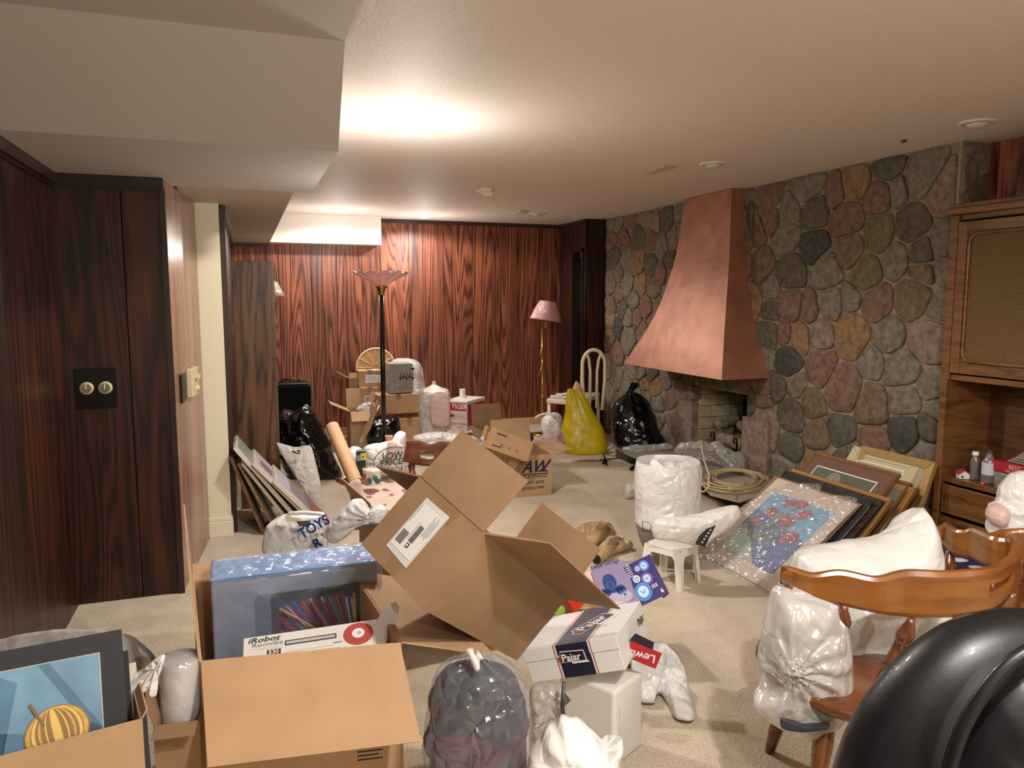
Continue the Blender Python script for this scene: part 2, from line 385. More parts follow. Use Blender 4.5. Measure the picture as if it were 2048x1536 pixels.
PAINT = M('bulkhead_paint', '#cbc6c1', .7, bmp=.05, bs=60)
WHITE_P = M('white_paint', '#ddd7ce', .6)
CREAM = M('cream_paint', '#dbd1b6', .55)
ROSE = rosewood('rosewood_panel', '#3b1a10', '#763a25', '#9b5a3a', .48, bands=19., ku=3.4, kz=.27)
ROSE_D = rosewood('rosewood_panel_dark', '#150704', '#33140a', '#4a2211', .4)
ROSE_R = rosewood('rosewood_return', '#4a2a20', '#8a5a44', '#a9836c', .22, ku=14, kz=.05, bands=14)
WALNUT = rosewood('walnut_board', '#2a160c', '#573620', '#6f4a2b', .4, ku=7, kz=.6, bands=8)
BLACKW = M('black_void', '#080605', .8, spec=.1)
TRIM = M('dark_moulding', '#2a140d', .4, coat=.2)
def structure(name, mb, mat, **k): return tag(mb.build(name, mat, **k), kind='structure')
f = MB(); f.box((-.9, -3.2, -.1), (4.6, 8.6, 0)); structure('floor', f, CARPET)
f = MB(); f.box((-.95, -3.2, CEIL), (4.6, 8.6, CEIL+.1)); structure('ceiling', f, PLASTER)
# bulkheads
f = MB()
pr = [(-3.15, CEIL), (4.32, CEIL), (4.32, 2.08), (3.10, 2.08), (2.62, 2.345), (-3.15, 2.345)]
f.add([V((-.95, y, z)) for y, z in pr]+[V((.378 if y > 2.9 else .350, y, z)) for y, z in pr], [tuple(range(6))[::-1], tuple(range(6, 12))]+[(i, (i+1) % 6, 6+(i+1) % 6, 6+i) for i in range(6)])
structure('ceiling_bulkhead', f, PAINT)
f = MB(); f.box((-.3, 4.321, 2.08), (.285, 8.37, CEIL-.001)); structure('ceiling_duct_cover', f, M('duct_paint', '#c4b6a6', .6))
f = MB(); f.box((.286, 8.12, 2.078), (1.42, 8.37, CEIL-.001)); structure('ceiling_white_box_beam', f, WHITE_P)
def plank_wall(name, p0, p1, z0, z1, n, widths, mat, back=BLACKW, t=.012, kind='structure', skip=None):
    p0, p1, n = V(p0), V(p1), V(n).normalized(); u = (p1-p0); L = u.length; u.normalize()
    b = MB(); q = [p0, p1, p1-n*.08, p0-n*.08]; b.prism([V((a.x, a.y, z0)) for a in q], (0, 0, z1-z0)); wl = structure(name, b, back)
    x = 0; i = 0
    while x < L-.01:
        w_ = min(widths[i % len(widths)], L-x); i += 1
        if L-x-w_ < .04: w_ = L-x
        a = p0+u*(x+.0025); c = p0+u*(x+w_-.0025); zz = [(z0, z1)]
        if skip and skip[0] < x+w_/2 < skip[1]: zz = [(skip[3], z1)]
        for za, zb in zz:
            m = MB(); m.prism([V((s.x, s.y, za)) for s in (a, c, c+n*t, a+n*t)], (0, 0, zb-za)); m.build('plank', mat, wl)
        x += w_
    return wl
plank_wall('wall_far', (-.1, 8.37, 0), (3.62, 8.37, 0), 0, CEIL, (0, -1, 0), [.24, .23, .12, .21, .12, .15, .27, .20, .32, .16, .24, .10], ROSE)
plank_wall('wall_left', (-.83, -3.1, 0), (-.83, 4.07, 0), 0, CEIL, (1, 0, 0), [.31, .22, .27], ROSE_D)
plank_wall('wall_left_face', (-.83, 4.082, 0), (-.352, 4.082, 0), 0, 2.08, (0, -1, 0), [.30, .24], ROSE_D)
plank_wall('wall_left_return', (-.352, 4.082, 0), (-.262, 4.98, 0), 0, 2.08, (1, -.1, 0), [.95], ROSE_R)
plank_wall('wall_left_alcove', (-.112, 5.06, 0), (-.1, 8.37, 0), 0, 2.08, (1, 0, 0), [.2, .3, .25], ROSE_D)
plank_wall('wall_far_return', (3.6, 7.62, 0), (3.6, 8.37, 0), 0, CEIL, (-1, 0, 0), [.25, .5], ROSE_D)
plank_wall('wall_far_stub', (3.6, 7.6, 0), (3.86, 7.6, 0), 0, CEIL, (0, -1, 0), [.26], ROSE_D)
plank_wall('wall_right_recess', (4.02, -3.1, 0), (4.02, 3.22, 0), 0, CEIL, (-1, 0, 0), [.3, .22], ROSE)
f = MB(); f.box((-.95, -3.2, 0), (4.1, -3.1, CEIL)); structure('wall_back', f, CREAM)
f = MB(); f.box((-.268, 4.99, 0), (-.118, 5.07, 2.08)); structure('wall_pale_column', f, CREAM)
f = MB(); f.box((-.274, 4.968, 0), (-.108, 5.075, .10)); f.box((-.270, 4.975, .10), (-.110, 5.075, .125)); structure('baseboard_column', f, CREAM, bevel=.004)
f = MB(); f.box((0, 8.33, 0), (3.58, 8.357, .085)); structure('baseboard_far', f, M('baseboard_tan', '#c79c6d', .5), bevel=.003)
# far right doorway in the short return wall; black panel paints its unlit opening
f = MB(); f.box((3.574, 7.70, 0), (3.586, 7.93, 2.03)); d_ = structure('doorway_shade', f, BLACKW)
f = MB(); f.box((3.565, 7.93, 0), (3.587, 7.96, 2.06)); f.box((3.565, 7.67, 0), (3.587, 7.70, 2.06)); f.box((3.565, 7.67, 2.03), (3.587, 7.96, 2.06)); f.build('door_frame', TRIM, d_)
f = MB(); f.box((3.558, 7.69, 1.96), (3.564, 7.705, 2.04)); f.build('hinge', M('brass_dull', '#b49a62', .35, 1.), d_)
# mouldings
n_ = [0]
def trim(pts, h=.05, t=.03, mat=TRIM):
    n_[0] += 1; f = MB(); a, b, n, z = V(pts[0]), V(pts[1]), V(pts[2]), pts[3]
    f.prism([V((q.x, q.y, z-h)) for q in (a, b, b+n*t, a+n*t)], (0, 0, h-.001)); f.prism([V((q.x, q.y, z-h-.012)) for q in (a, b, b+n*t*.5, a+n*t*.5)], (0, 0, .012)); structure('trim_%d' % n_[0], f, mat)
trim(((1.42, 8.358, 0), (3.6, 8.358, 0), (0, -1, 0), CEIL), .03, .02)
trim(((-.1, 8.358, 0), (.29, 8.358, 0), (0, -1, 0), 2.08), .03, .02)
trim(((-.818, 2.7, 0), (-.818, 4.07, 0), (1, 0, 0), 2.08))
trim(((-.818, 4.07, 0), (-.34, 4.07, 0), (0, -1, 0), 2.08))
trim(((3.588, 7.62, 0), (3.588, 8.36, 0), (-1, 0, 0), CEIL), .03, .02)
trim(((-.098, 5.075, 0), (-.086, 8.36, 0), (1, 0, 0), 2.08), .05, .02)
f = MB(); f.box((-.362, 4.055, 0), (-.335, 4.083, 2.03)); structure('trim_corner_post', f, TRIM)
f = MB(); f.box((-.268, 4.962, 0), (-.252, 4.99, 2.06)); structure('trim_column_edge', f, TRIM)
f = MB(); f.box((-.115, 5.052, 0), (-.085, 5.082, 2.06)); structure('trim_alcove_edge', f, TRIM)
# ---------------------------------------------------------------- stone chimney wall
MORTAR = M('mortar', '#94866f', .95, var=.2, vs=14, bmp=.8, bs=70, bd=.01)
SC = {'g': '#7b7263', 'd': '#5f584b', 'k': '#494740', 'r': '#7b5e4f', 'o': '#8a6c49', 'b': '#75624c', 'p': '#887265', 'y': '#6f6749'}
def stone_mat(k, c):
    m, nt, b = nodes('field_stone_'+k); v = coords(nt); n = N(nt, 'TexNoise'); n.inputs['Scale'].default_value = 22; n.inputs['Detail'].default_value = 8; n.inputs['Roughness'].default_value = .7
    oi = N(nt, 'ObjectInfo'); av = N(nt, 'VectorMath', operation='ADD'); nt.links.new(v, av.inputs[0]); nt.links.new(oi.outputs['Random'], av.inputs[1]); nt.links.new(av.outputs[0], n.inputs['Vector'])
    c = lin(c); lo = tuple(x*.5 for x in c[:3])+(1,); hi = tuple(min(1, x*1.45) for x in c[:3])+(1,)
    nt.links.new(ramp(nt, n.outputs['Fac'], [(.34, lo), (.52, c), (.68, hi)]), b.inputs['Base Color']); b.inputs['Roughness'].default_value = .8
    bump(nt, b, n.outputs['Fac'], .7, .012); return m
SM = {k: stone_mat(k, c) for k, c in SC.items()}
SX = 3.82; OY0, OY1, OZ = 5.02, 5.77, .73
f = MB(); f.box((SX, 3.22, 0), (4.35, OY0, CEIL)); f.box((SX, OY1, 0), (4.35, 7.6, CEIL)); f.box((SX, OY0, OZ), (4.35, OY1, CEIL))
wall_r = structure('wall_right', f, MORTAR)
raw = """860,320,r,60 775,300,g,20 1050,250,g,100 790,385,d,40 870,430,r,35 960,390,g,50 1085,390,d,70 800,500,r,50 945,520,g,65 1080,560,k,65 1240,430,r,90 1190,310,r,45 1280,260,o,75 1390,320,r,65 1440,165,d,75 1490,285,g,35 1600,220,g,95 1710,300,p,90 1550,450,d,75 1390,500,y,75 1250,570,b,80 820,650,b,70 970,680,d,80 1140,680,g,80 1330,690,y,80 1470,620,g,55 1600,590,d,60 1600,690,b,60 1700,660,g,35 870,770,g,45 800,830,o,45 965,840,r,70 1060,860,r,40 1155,830,g,65 1262,810,g,30 1375,830,r,80 1560,810,b,100 855,980,d,70 935,980,r,35 1010,1000,o,55 1110,980,p,60 1265,980,o,95 1440,990,g,80 1620,1000,p,95 955,1110,k,75 1110,1140,r,75 1365,1100,g,45 1500,1140,g,85 1220,1250,r,105 990,1230,g,50 1060,1320,b,60 1350,1330,b,90 1520,1310,g,80 1640,1250,g,50 975,1370,d,80 1090,1460,b,55 1215,1440,d,60 1530,1430,k,80 1620,1420,d,60 970,1500,d,35 1360,1480,r,60 830,1230,r,45 910,1230,d,35 840,1420,p,95 775,1310,d,28 830,1315,b,35 1650,860,g,40 1660,1330,g,40
60,440,g,30 110,440,g,30 190,440,r,40 275,420,g,40 370,425,d,55 440,400,g,30 50,500,b,30 105,530,r,35 165,510,r,35 235,520,d,40 300,520,b,35 350,560,g,45 405,520,g,40 60,600,g,35 120,620,d,45 175,640,g,30 235,640,o,40 300,650,d,35 345,690,r,35 390,620,d,30 50,720,g,30 105,740,b,40 180,740,g,45 245,740,o,30 310,760,b,45 55,820,g,25 110,840,r,35 160,860,d,40 215,820,g,30 275,850,r,40 330,850,b,35 70,920,k,38 135,950,k,33 190,1000,g,50 230,900,r,35 260,970,r,40 300,930,r,30 45,990,d,30 100,1000,r,30 130,1080,r,48 65,1060,g,35 80,1140,g,35 130,1180,g,40 200,1160,g,35 250,1170,g,25 300,1170,d,30 180,1230,g,40 262,1220,o,30 320,1240,o,45 370,1210,g,30 430,1250,r,50 330,1310,g,40 270,1290,g,30 410,1400,p,60 90,1270,g,40 60,1350,g,40 130,1340,b,40 200,1320,g,40 330,1400,g,45 250,1400,b,45 160,1430,g,45 80,1440,b,45 500,1190,b,28 560,1200,y,30 620,1220,y,28 680,1235,b,30 730,1250,r,30 400,720,b,40 380,790,g,35"""
seeds = []
for t_ in raw.split():
    a, b_, c, r_ = t_.split(','); a, b_, r_ = float(a), float(b_), float(r_); q = W(1180+a/2.4, 260+b_/2.4, SX); q2 = W(1180+a/2.4, 260+(b_+r_)/2.4, SX)
    seeds.append((q.y, q.z, (q-q2).length, c))
rnd = random.Random(5)
for y_, z_ in [(p_[0], p_[1]) for p_ in [(rnd.uniform(3.25, 7.5), rnd.uniform(.05, 2.35)) for _ in range(900)]]:
    if all((y_-s[0])**2+(z_-s[1])**2 > (s[2]*.85+.085)**2 for s in seeds): seeds.append((y_, z_, .085, rnd.choice('ggdrbpo')))
def clip(poly, nx, ny, c):
    out = []
    for i in range(len(poly)):
        a, b = poly[i], poly[(i+1) % len(poly)]; da = nx*a[0]+ny*a[1]-c; db = nx*b[0]+ny*b[1]-c
        if da <= 0: out.append(a)
        if (da < 0) != (db < 0) and abs(da-db) > 1e-12:
            t = da/(da-db); out.append((a[0]+(b[0]-a[0])*t, a[1]+(b[1]-a[1])*t))
    return out
def shrink(poly, g):
    n = len(poly); cx = sum(p[0] for p in poly)/n; cy = sum(p[1] for p in poly)/n; q = poly
    A_ = sum(poly[i][0]*poly[(i+1) % n][1]-poly[(i+1) % n][0]*poly[i][1] for i in range(n)); s = 1 if A_ > 0 else -1
    for i in range(n):
        a, b = poly[i], poly[(i+1) % n]; dx, dy = b[0]-a[0], b[1]-a[1]; L = math.hypot(dx, dy)
        if L < 1e-6: continue
        nx, ny = s*dy/L, -s*dx/L; q = clip(q, nx, ny, nx*a[0]+ny*a[1]-g)
        if len(q) < 3: return None
    return q
def chaikin(p, n=2):
    for _ in range(n):
        q = []
        for i in range(len(p)):
            a, b = p[i], p[(i+1) % len(p)]; q += [(a[0]*.83+b[0]*.17, a[1]*.83+b[1]*.17), (a[0]*.17+b[0]*.83, a[1]*.17+b[1]*.83)]
        p = q
    return p
def stones(seeds, regs, to3, parent, gap=.006, thick=.022):
    cnt = 0
    for (y0, y1, z0, z1) in regs:
        S = [s for s in seeds if y0 <= s[0] < y1 and z0 <= s[1] < z1]
        for i, s in enumerate(S):
            poly = [(y0, z0), (y1, z0), (y1, z1), (y0, z1)]
            for j, t in enumerate(S):
                if i == j: continue
                dx, dy = t[0]-s[0], t[1]-s[1]; d2 = dx*dx+dy*dy
                if d2 > .8 or d2 < 1e-8: continue
                c = (t[0]**2+t[1]**2-s[0]**2-s[1]**2+(s[2]**2-t[2]**2)*.8)/2
                poly = clip(poly, dx, dy, c)
                if len(poly) < 3: break
            if len(poly) < 3: continue
            poly = shrink(poly, gap)
            if not poly: continue
            # drop tiny edges
            poly = [p for k, p in enumerate(poly) if math.hypot(p[0]-poly[k-1][0], p[1]-poly[k-1][1]) > .012]
            if len(poly) < 3: continue
            poly = chaikin(poly, 2); n = len(poly); cx = sum(p[0] for p in poly)/n; cy = sum(p[1] for p in poly)/n
            poly = [(cx+(p[0]-cx)*(1+.09*noise.noise(V((p[0]*14, p[1]*14, 3)))), cy+(p[1]-cy)*(1+.05*noise.noise(V((p[0]*14, p[1]*14, 9))))) for p in poly]
            h = thick*rnd.uniform(.6, 1.3); rings = [(1., 0.), (.995, h*.7), (.95, h*.93), (.6, h*1.0)]
            vs = []; fs = []
            for (k, hh) in rings:
                for p in poly:
                    zz = hh+(0 if hh == 0 else .006*noise.noise(V((p[0]*9*k, p[1]*9*k, cx*5)))); vs.append(to3(cx+(p[0]-cx)*k, cy+(p[1]-cy)*k, zz))
            for r_ in range(3):
                for k in range(n): fs.append((r_*n+k, r_*n+(k+1) % n, (r_+1)*n+(k+1) % n, (r_+1)*n+k))
            vs.append(to3(cx, cy, h)); 
            for k in range(n): fs.append((3*n+k, 3*n+(k+1) % n, 4*n))
            m = MB(); m.add(vs, fs); m.build('stone', SM[s[3]], parent, smooth=True); cnt += 1
    return cnt
ns = stones(seeds, [(3.22, OY0-.005, 0.0, CEIL), (OY1+.005, 7.58, 0.0, CEIL), (OY0-.005, OY1+.005, OZ+.005, CEIL)], lambda y, z, h: V((SX-h, y, z)), wall_r)
f = MB(); f.box((3.80, 3.2, 0), (4.05, 3.22, CEIL)); wre = structure('wall_right_end', f, MORTAR)
s2 = [(3.84, 2.2, .1, 'g'), (3.95, 2.1, .08, 'd'), (3.88, 1.95, .1, 'g'), (3.95, 1.75, .1, 'p'), (3.85, 1.5, .1, 'd'), (3.93, 2.32, .08, 'g')]
stones(s2, [(3.80, 4.03, 1.2, CEIL)], lambda x, z, h: V((x, 3.2-h*.6, z)), wre)
# firebox
fb = thing('firebox', None, None, (4.0, 5.4, 0)); tag(fb, kind='structure')
BRK = [M('firebrick_%d' % i, c, .85, var=.12, vs=20, bmp=.3, bs=90) for i, c in enumerate(['#b3a684', '#a89a77', '#9c8f6f'])]
SOOT = M('sooty_brick', '#17130f', .9, var=.3, vs=8)
f = MB(); f.box((3.84, OY1, 0), (4.35, OY1+.02, OZ+.1)); f.box((3.84, OY0-.02, 0), (4.35, OY0, OZ+.1)); f.box((4.34, OY0, 0), (4.36, OY1, OZ+.1)); f.box((3.84, OY0, OZ+.08), (4.35, OY1, OZ+.1)); f.build('mortar_lining', M('fire_mortar', '#6e6550', .9), fb)
for r_ in range(7):
    z_ = .12+r_*.105; off = .1 if r_ % 2 else 0
    x_ = 3.845-off*.6
    while x_ < 4.34:
        a, b_ = max(3.845, x_), min(4.34, x_+.2)
        if b_-a > .03:
            m = MB(); m.box((a+.003, OY1-.012, z_+.003), (b_-.003, OY1+.002, z_+.102)); m.build('brick', BRK[(r_+int(x_*10)) % 3], fb)
        x_ += .2
    for k in range(4):
        m = MB(); m.box((4.328, OY0+k*.19+.003+(off*.5), z_+.003), (4.342, min(OY1-.01, OY0+k*.19+.187+off*.5), z_+.102)); m.build('brick', SOOT, fb)
# squared stone piers either side of the opening
for (y0, y1, z0, z1, c) in [(OY1-.01, OY1+.2, .10, .58, 'p'), (OY0-.31, OY0+.01, .10, .56, 'p'), (OY1-.02, OY1+.06, .60, .72, 'b')]:
    m = MB(); m.box((3.775, y0, z0), (SX+.05, y1, z1)); m.build('stone', SM[c], wall_r, bevel=.006)
# hearth
HS = M('hearth_stone', '#8f8374', .8, var=.25, vs=9, bmp=.5, bs=40)
he = MB(); he.box((3.30, 4.0, 0), (3.80, 6.3, .085)); hearth = structure('hearth', he, M('hearth_riser', '#4f463a', .9, var=.5, vs=25, bmp=.9, bs=50, bd=.02))
yy = 3.98
for L_ in (.52, .44, .5, .42, .44):
    m = MB(); m.prism([V((3.27+rnd.uniform(-.015, .015), yy+.006, .085)), V((3.27+rnd.uniform(-.015, .015), yy+L_-.006, .085)), V((3.82, yy+L_-.006, .085)), V((3.82, yy+.006, .085))], (0, 0, .035)); m.build('stone', HS, hearth, bevel=.006); yy += L_
# ---------------------------------------------------------------- copper hood
def seg(poly, n=240):
    out = []
    for i in range(len(poly)-1):
        for k in range(n//(len(poly)-1)): t = k/(n//(len(poly)-1)); out.append((poly[i][0]+(poly[i+1][0]-poly[i][0])*t, poly[i][1]+(poly[i+1][1]-poly[i][1])*t))
    return out+[poly[-1]]
eL = seg([(1370, 397), (1363, 443), (1353, 510), (1340, 552), (1324, 602), (1301, 647), (1272, 693), (1245, 731)])
eN = seg([(1463, 377), (1459, 510), (1455, 572), (1449, 656), (1443, 764)])
eW = seg([(1490, 375), (1495, 510), (1503, 581), (1513, 647), (1530, 710), (1540, 756)])
def _sm(v):
    for _ in range(6): v = [v[0]]+[tuple((v[i-1][j]+2*v[i][j]+v[i+1][j])/4 for j in range(4)) for i in range(1, len(v)-1)]+[v[-1]]
    return v
def at_z(poly, fn, z): return min((fn(a, b) for a, b in poly), key=lambda p: abs(p.z-z))
zb = W(1540, 756, SX).z; lev = []
for i in range(31):
    z = CEIL-.004-(CEIL-.004-zb)*(i/30)
    Yn = at_z(eW, lambda a, b: W(a, b, SX), z).y; nf = at_z(eN, lambda a, b: A(a, b, Yn), z); xf = nf.x
    ff = at_z(eL, lambda a, b: W(a, b, xf), z); lev.append((z, Yn, xf, ff.y))
lev = _sm(lev)
COPPER = M('hammered_copper', '#a9745c', .45, .4, var=.16, vs=5, bmp=.25, bs=9, bd=.015)
hood = thing('range_hood', 'flared hammered copper fireplace hood on the stone wall', 'hood', (3.8, (lev[-1][1]+lev[-1][3])/2, zb))
hood.name = 'fireplace_hood'
m = MB(); n = len(lev)
vs = [V((x, y0, z)) for z, y0, x, y1 in lev]+[V((x, y1, z)) for z, y0, x, y1 in lev]
m.add(vs, [(i, n+i, n+i+1, i+1) for i in range(n-1)]); m.build('front_panel', COPPER, hood, solid=.006)
for s in (1, 3):
    m = MB(); vs = [V((t[2], t[s], t[0])) for t in lev]+[V((SX-.002, t[s], t[0])) for t in lev]; m.add(vs, [(i, i+1, n+i+1, n+i) for i in range(n-1)]); m.build('side_panel', COPPER, hood, solid=.006)
for (a, b) in ((lev[0][1]+.03, lev[0][2]), (lev[0][3]-.03, lev[0][2])):
    m = MB(); m.lathe(V((b+.0, a, CEIL-.05)), V((b-.008, a, CEIL-.05)), [(0, .009), (1, .006)], n=10)
    m.build('rivet', M('old_brass', '#6a4a2a', .4, .8), hood)
# ---------------------------------------------------------------- logs on andirons
LOG = M('charred_log', '#8a7a66', .9, var=.45, vs=18, bmp=.9, bs=40, bd=.02)
for k, (a, b, r_, lb) in enumerate([((3.98, 5.12, .25), (3.98, 5.62, .27), .055, 'round log lying lowest at the front of the grate'), ((4.14, 5.10, .26), (4.16, 5.6, .25), .05, 'log at the back of the fire grate'), ((4.02, 5.2, .37), (4.12, 5.50, .39), .045, 'log laid crosswise on the pile in the firebox'), ((3.95, 5.62, .38), (4.2, 5.66, .42), .045, 'short gnarled log topping the pile at the left')]):
    m = MB(); a, b = V(a), V(b); pts = [a.lerp(b, t/10)+V((0, 0, .01*noise.noise(V((t*.5, k, 0))))) for t in range(11)]
    m.tube(pts, [r_*(1+.14*noise.noise(V((t*.6, k*3, 2)))) for t in range(11)], n=14); tag(m.build('fire_log', LOG, smooth=True), lb, 'log', 'logs in the fireplace')
IRON = M('black_iron', '#15120f', .5, .6)
for y_, lb in ((5.52, 'black iron andiron with curled front nearer the brick side'), (5.2, 'black iron andiron with curled front under the near log ends')):
    m = MB(); m.tube([V((3.86, y_, .12)), V((3.86, y_, .30)), V((3.85, y_, .34)), V((3.83, y_, .345)), V((3.82, y_, .32)), V((3.835, y_, .30))], .009); m.tube([V((3.86, y_, .19)), V((4.28, y_, .185))], .010); m.tube([V((4.28, y_, .19)), V((4.28, y_, .115))], .01)
    tag(m.build('andiron', IRON, smooth=True), lb, 'andiron')
# ---------------------------------------------------------------- ceiling fittings
EM = bpy.data.materials.new('lit_bulb'); EM.use_nodes = True; b_ = EM.node_tree.nodes['Principled BSDF']; b_.inputs['Emission Color'].default_value = (1, .88, .7, 1); b_.inputs['Emission Strength'].default_value = 14
WRING = M('white_trim_ring', '#e6ddd0', .4); BULB_OFF = M('frosted_bulb', '#cfc5b4', .3)
def fixture(x, y, lit, label):
    r = thing('recessed_light', label, 'ceiling light', (x, y, CEIL-.03), 'recessed ceiling lights')
    m = MB(); L = 32; ri, ro = .062, .085
    vs = []; fs = []
    for (q, z) in ((ri, CEIL-.001), (ri, CEIL-.012), (ro, CEIL-.008), (ro+.005, CEIL-.001)):
        for k in range(L): vs.append(V((x+q*math.cos(2*math.pi*k/L), y+q*math.sin(2*math.pi*k/L), z)))
    for i in range(3):
        for k in range(L): fs.append((i*L+k, i*L+(k+1) % L, (i+1)*L+(k+1) % L, (i+1)*L+k))
    m.add(vs, fs); m.build('trim_ring', WRING, r, smooth=True)
    m = MB(); m.lathe((x, y, CEIL-.001), (x, y, CEIL-.032), [(0, .055), (.5, .052), (.85, .035), (1, .008)], n=24); m.build('bulb', EM if lit else BULB_OFF, r, smooth=True)
fixture(.825, 3.764, True, 'lit recessed ceiling light nearest the camera in front of the big bulkhead')
fixture(.917, 7.61, True, 'lit recessed ceiling light just before the white box beam')
fixture(1.823, 7.844, True, 'lit recessed ceiling light by the far panelled wall')
fixture(3.477, 2.851, False, 'unlit recessed ceiling light above the oak cabinet')
fixture(2.915, 4.271, False, 'unlit recessed ceiling light in front of the copper hood')
for x, y, lb in ((.9, .3, 'almost above the viewer'), (2.6, -.6, 'behind the viewer on the right'), (.7, -1.9, 'farthest behind the viewer')): fixture(x, y, True, 'lit recessed ceiling light '+lb)
fixture(2.891, 7.316, False, 'unlit recessed ceiling light near the far right corner')
m = MB(); m.lathe((1.852, 5.826, CEIL-.001), (1.852, 5.826, CEIL-.045), [(0, .07), (.4, .07), (.6, .055), (1, .02)], n=24); m.box((1.83, 5.79, CEIL-.062), (1.90, 5.80, CEIL-.03)); tag(m.build('smoke_detector', WRING, bevel=.002), 'round white smoke detector in the middle of the ceiling', 'smoke detector')
for (x, y, lb) in ((2.679, 4.554, 'tan slotted ceiling vent in front of the hood'), (2.675, 7.251, 'tan slotted ceiling vent near the far wall')):
    r = thing('ceiling_vent', lb, 'vent', (x, y, CEIL-.012)); m = MB(); m.box((x-.05, y-.15, CEIL-.010), (x+.05, y+.15, CEIL-.0005)); m.build('vent_plate', M('vent_beige', '#c4ad92', .5), r, bevel=.003)
    for k in range(5): m = MB(); m.box((x-.04+k*.018, y-.13, CEIL-.017), (x-.034+k*.018, y+.13, CEIL-.0105)); m.build('slat', MATS['vent_beige'], r)
q = G(1808, 280, CEIL); m = MB(); m.lathe((q.x, q.y, CEIL-.0005), (q.x, q.y, CEIL-.014), [(0, .018), (1, .009)], n=14); tag(m.build('ceiling_hook', M('old_brass', '#6a4a2a', .4, .8), smooth=True), 'small dark screw cap in the ceiling before the stone wall', 'ceiling fitting')
# ---------------------------------------------------------------- wall plates
BLK = M('black_plastic', '#0c0b0a', .25); BEI = M('beige_plastic', '#cdbf99', .4)
r = thing('wall_plate', 'black wall plate with two round cream volume dials', 'wall plate', (-.68, 4.05, .98))
m = MB(); m.box((-.772, 4.055, .975), (-.592, 4.0695, 1.17)); m.build('plate', BLK, r, bevel=.003)
for x in (-.72, -.64):
    m = MB(); m.lathe((x, 4.0545, 1.075), (x, 4.035, 1.075), [(0, .031), (.6, .030), (1, .027)], n=28); d = m.build('dial', BEI, r, bevel=.002)
    m = MB(); m.lathe((x, 4.0345, 1.075), (x, 4.031, 1.075), [(0, .023), (1, .022)], n=24); m.build('dial_face', M('satin_metal', '#b5ad99', .25, .9), d)
    m = MB(); m.box((x-.002, 4.029, 1.073), (x+.002, 4.0308, 1.099)); m.build('pointer', M('pointer_white', '#f4f0e4', .4), d)
def ret(t, z, n=0): # point on the return wall
    a = V((-.352, 4.082, 0)).lerp(V((-.262, 4.98, 0)), t); return V((a.x+.0125+n, a.y-n*.1, z))
r = thing('light_switch', 'cream double light switch on the narrow shiny panelled return', 'light switch', ret(.5, .95))
m = MB(); m.hexa([ret(.38, .965, 0), ret(.38, .965, .03), ret(.62, .965, .03), ret(.62, .965, 0), ret(.38, 1.12, 0), ret(.38, 1.12, .03), ret(.62, 1.12, .03), ret(.62, 1.12, 0)]); m.build('plate', BEI, r, bevel=.004)
m = MB(); m.hexa([ret(.48, 1.06, .03), ret(.48, 1.06, .055), ret(.53, 1.06, .055), ret(.53, 1.06, .03), ret(.48, 1.078, .03), ret(.48, 1.085, .055), ret(.53, 1.085, .055), ret(.53, 1.078, .03)]); m.build('toggle', BEI, r, bevel=.002)
m = MB(); m.lathe(ret(.55, 1.0, .03), ret(.55, 1.0, .043), [(0, .017), (1, .014)], n=18); m.build('knob', BEI, r)
m = MB(); m.hexa([ret(.16, .96, 0), ret(.16, .96, .012), ret(.30, .96, .012), ret(.30, .96, 0), ret(.16, 1.11, 0), ret(.16, 1.11, .012), ret(.30, 1.11, .012), ret(.30, 1.11, 0)]); tag(m.build('switch_plate', M('black_plastic', '#0c0b0a', .25), bevel=.003), 'narrow dark plate beside the cream light switch', 'wall plate')
# ---------------------------------------------------------------- oak wall unit
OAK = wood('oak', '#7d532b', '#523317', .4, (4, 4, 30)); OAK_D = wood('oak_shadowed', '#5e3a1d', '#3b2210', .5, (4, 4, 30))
CANE = None
def cane():
    m, nt, b = nodes('woven_cane'); v = coords(nt); a = N(nt, 'TexWave', bands_direction='Z'); a.inputs['Scale'].default_value = 32; c = N(nt, 'TexWave', bands_direction='Y'); c.inputs['Scale'].default_value = 40
    nt.links.new(v, a.inputs[0]); nt.links.new(v, c.inputs[0]); mu = N(nt, 'Math', operation='MULTIPLY'); nt.links.new(a.outputs['Fac'], mu.inputs[0]); nt.links.new(c.outputs['Fac'], mu.inputs[1])
    nt.links.new(ramp(nt, mu.outputs[0], [(.03, lin('#4f3a1e')), (.35, lin('#977543'))]), b.inputs['Base Color']); b.inputs['Roughness'].default_value = .6; bump(nt, b, mu.outputs[0], .8, .006); return m
CANE = cane()
cab = thing('wall_cabinet', 'tall oak wall unit with a woven cane door and an open niche', 'cabinet', (3.82, 2.55, 0))
m = MB(); y0, y1, xf = 1.9, 3.10, 3.65
m.box((xf, y1-.03, 0), (4.0, y1, 1.95)); m.box((xf, y0, 0), (4.0, y0+.03, 1.95)); m.box((xf, y0, .49), (4.0, y1, .52)); m.box((xf, y0, 1.06), (4.0, y1, 1.09)); m.box((xf, y0, 1.92), (4.0, y1, 1.95)); m.box((xf, y0, .06), (4.0, y1, .09))
m.build('carcass', OAK, cab, bevel=.003)
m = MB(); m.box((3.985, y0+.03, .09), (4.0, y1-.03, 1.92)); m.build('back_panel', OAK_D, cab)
m = MB(); m.box((xf-.03, y0-.02, 1.95), (4.0, y1+.03, 1.985)); m.box((xf-.015, y0, 1.985), (4.0, y1+.015, 2.01)); m.build('crown', OAK, cab, bevel=.006)
m = MB(); m.box((xf-.02, y1-.05, 1.06), (xf, y1, 1.95)); m.box((xf-.02, y1-.04, 0), (xf, y1, 1.06)); m.build('stile', OAK, cab, bevel=.006)
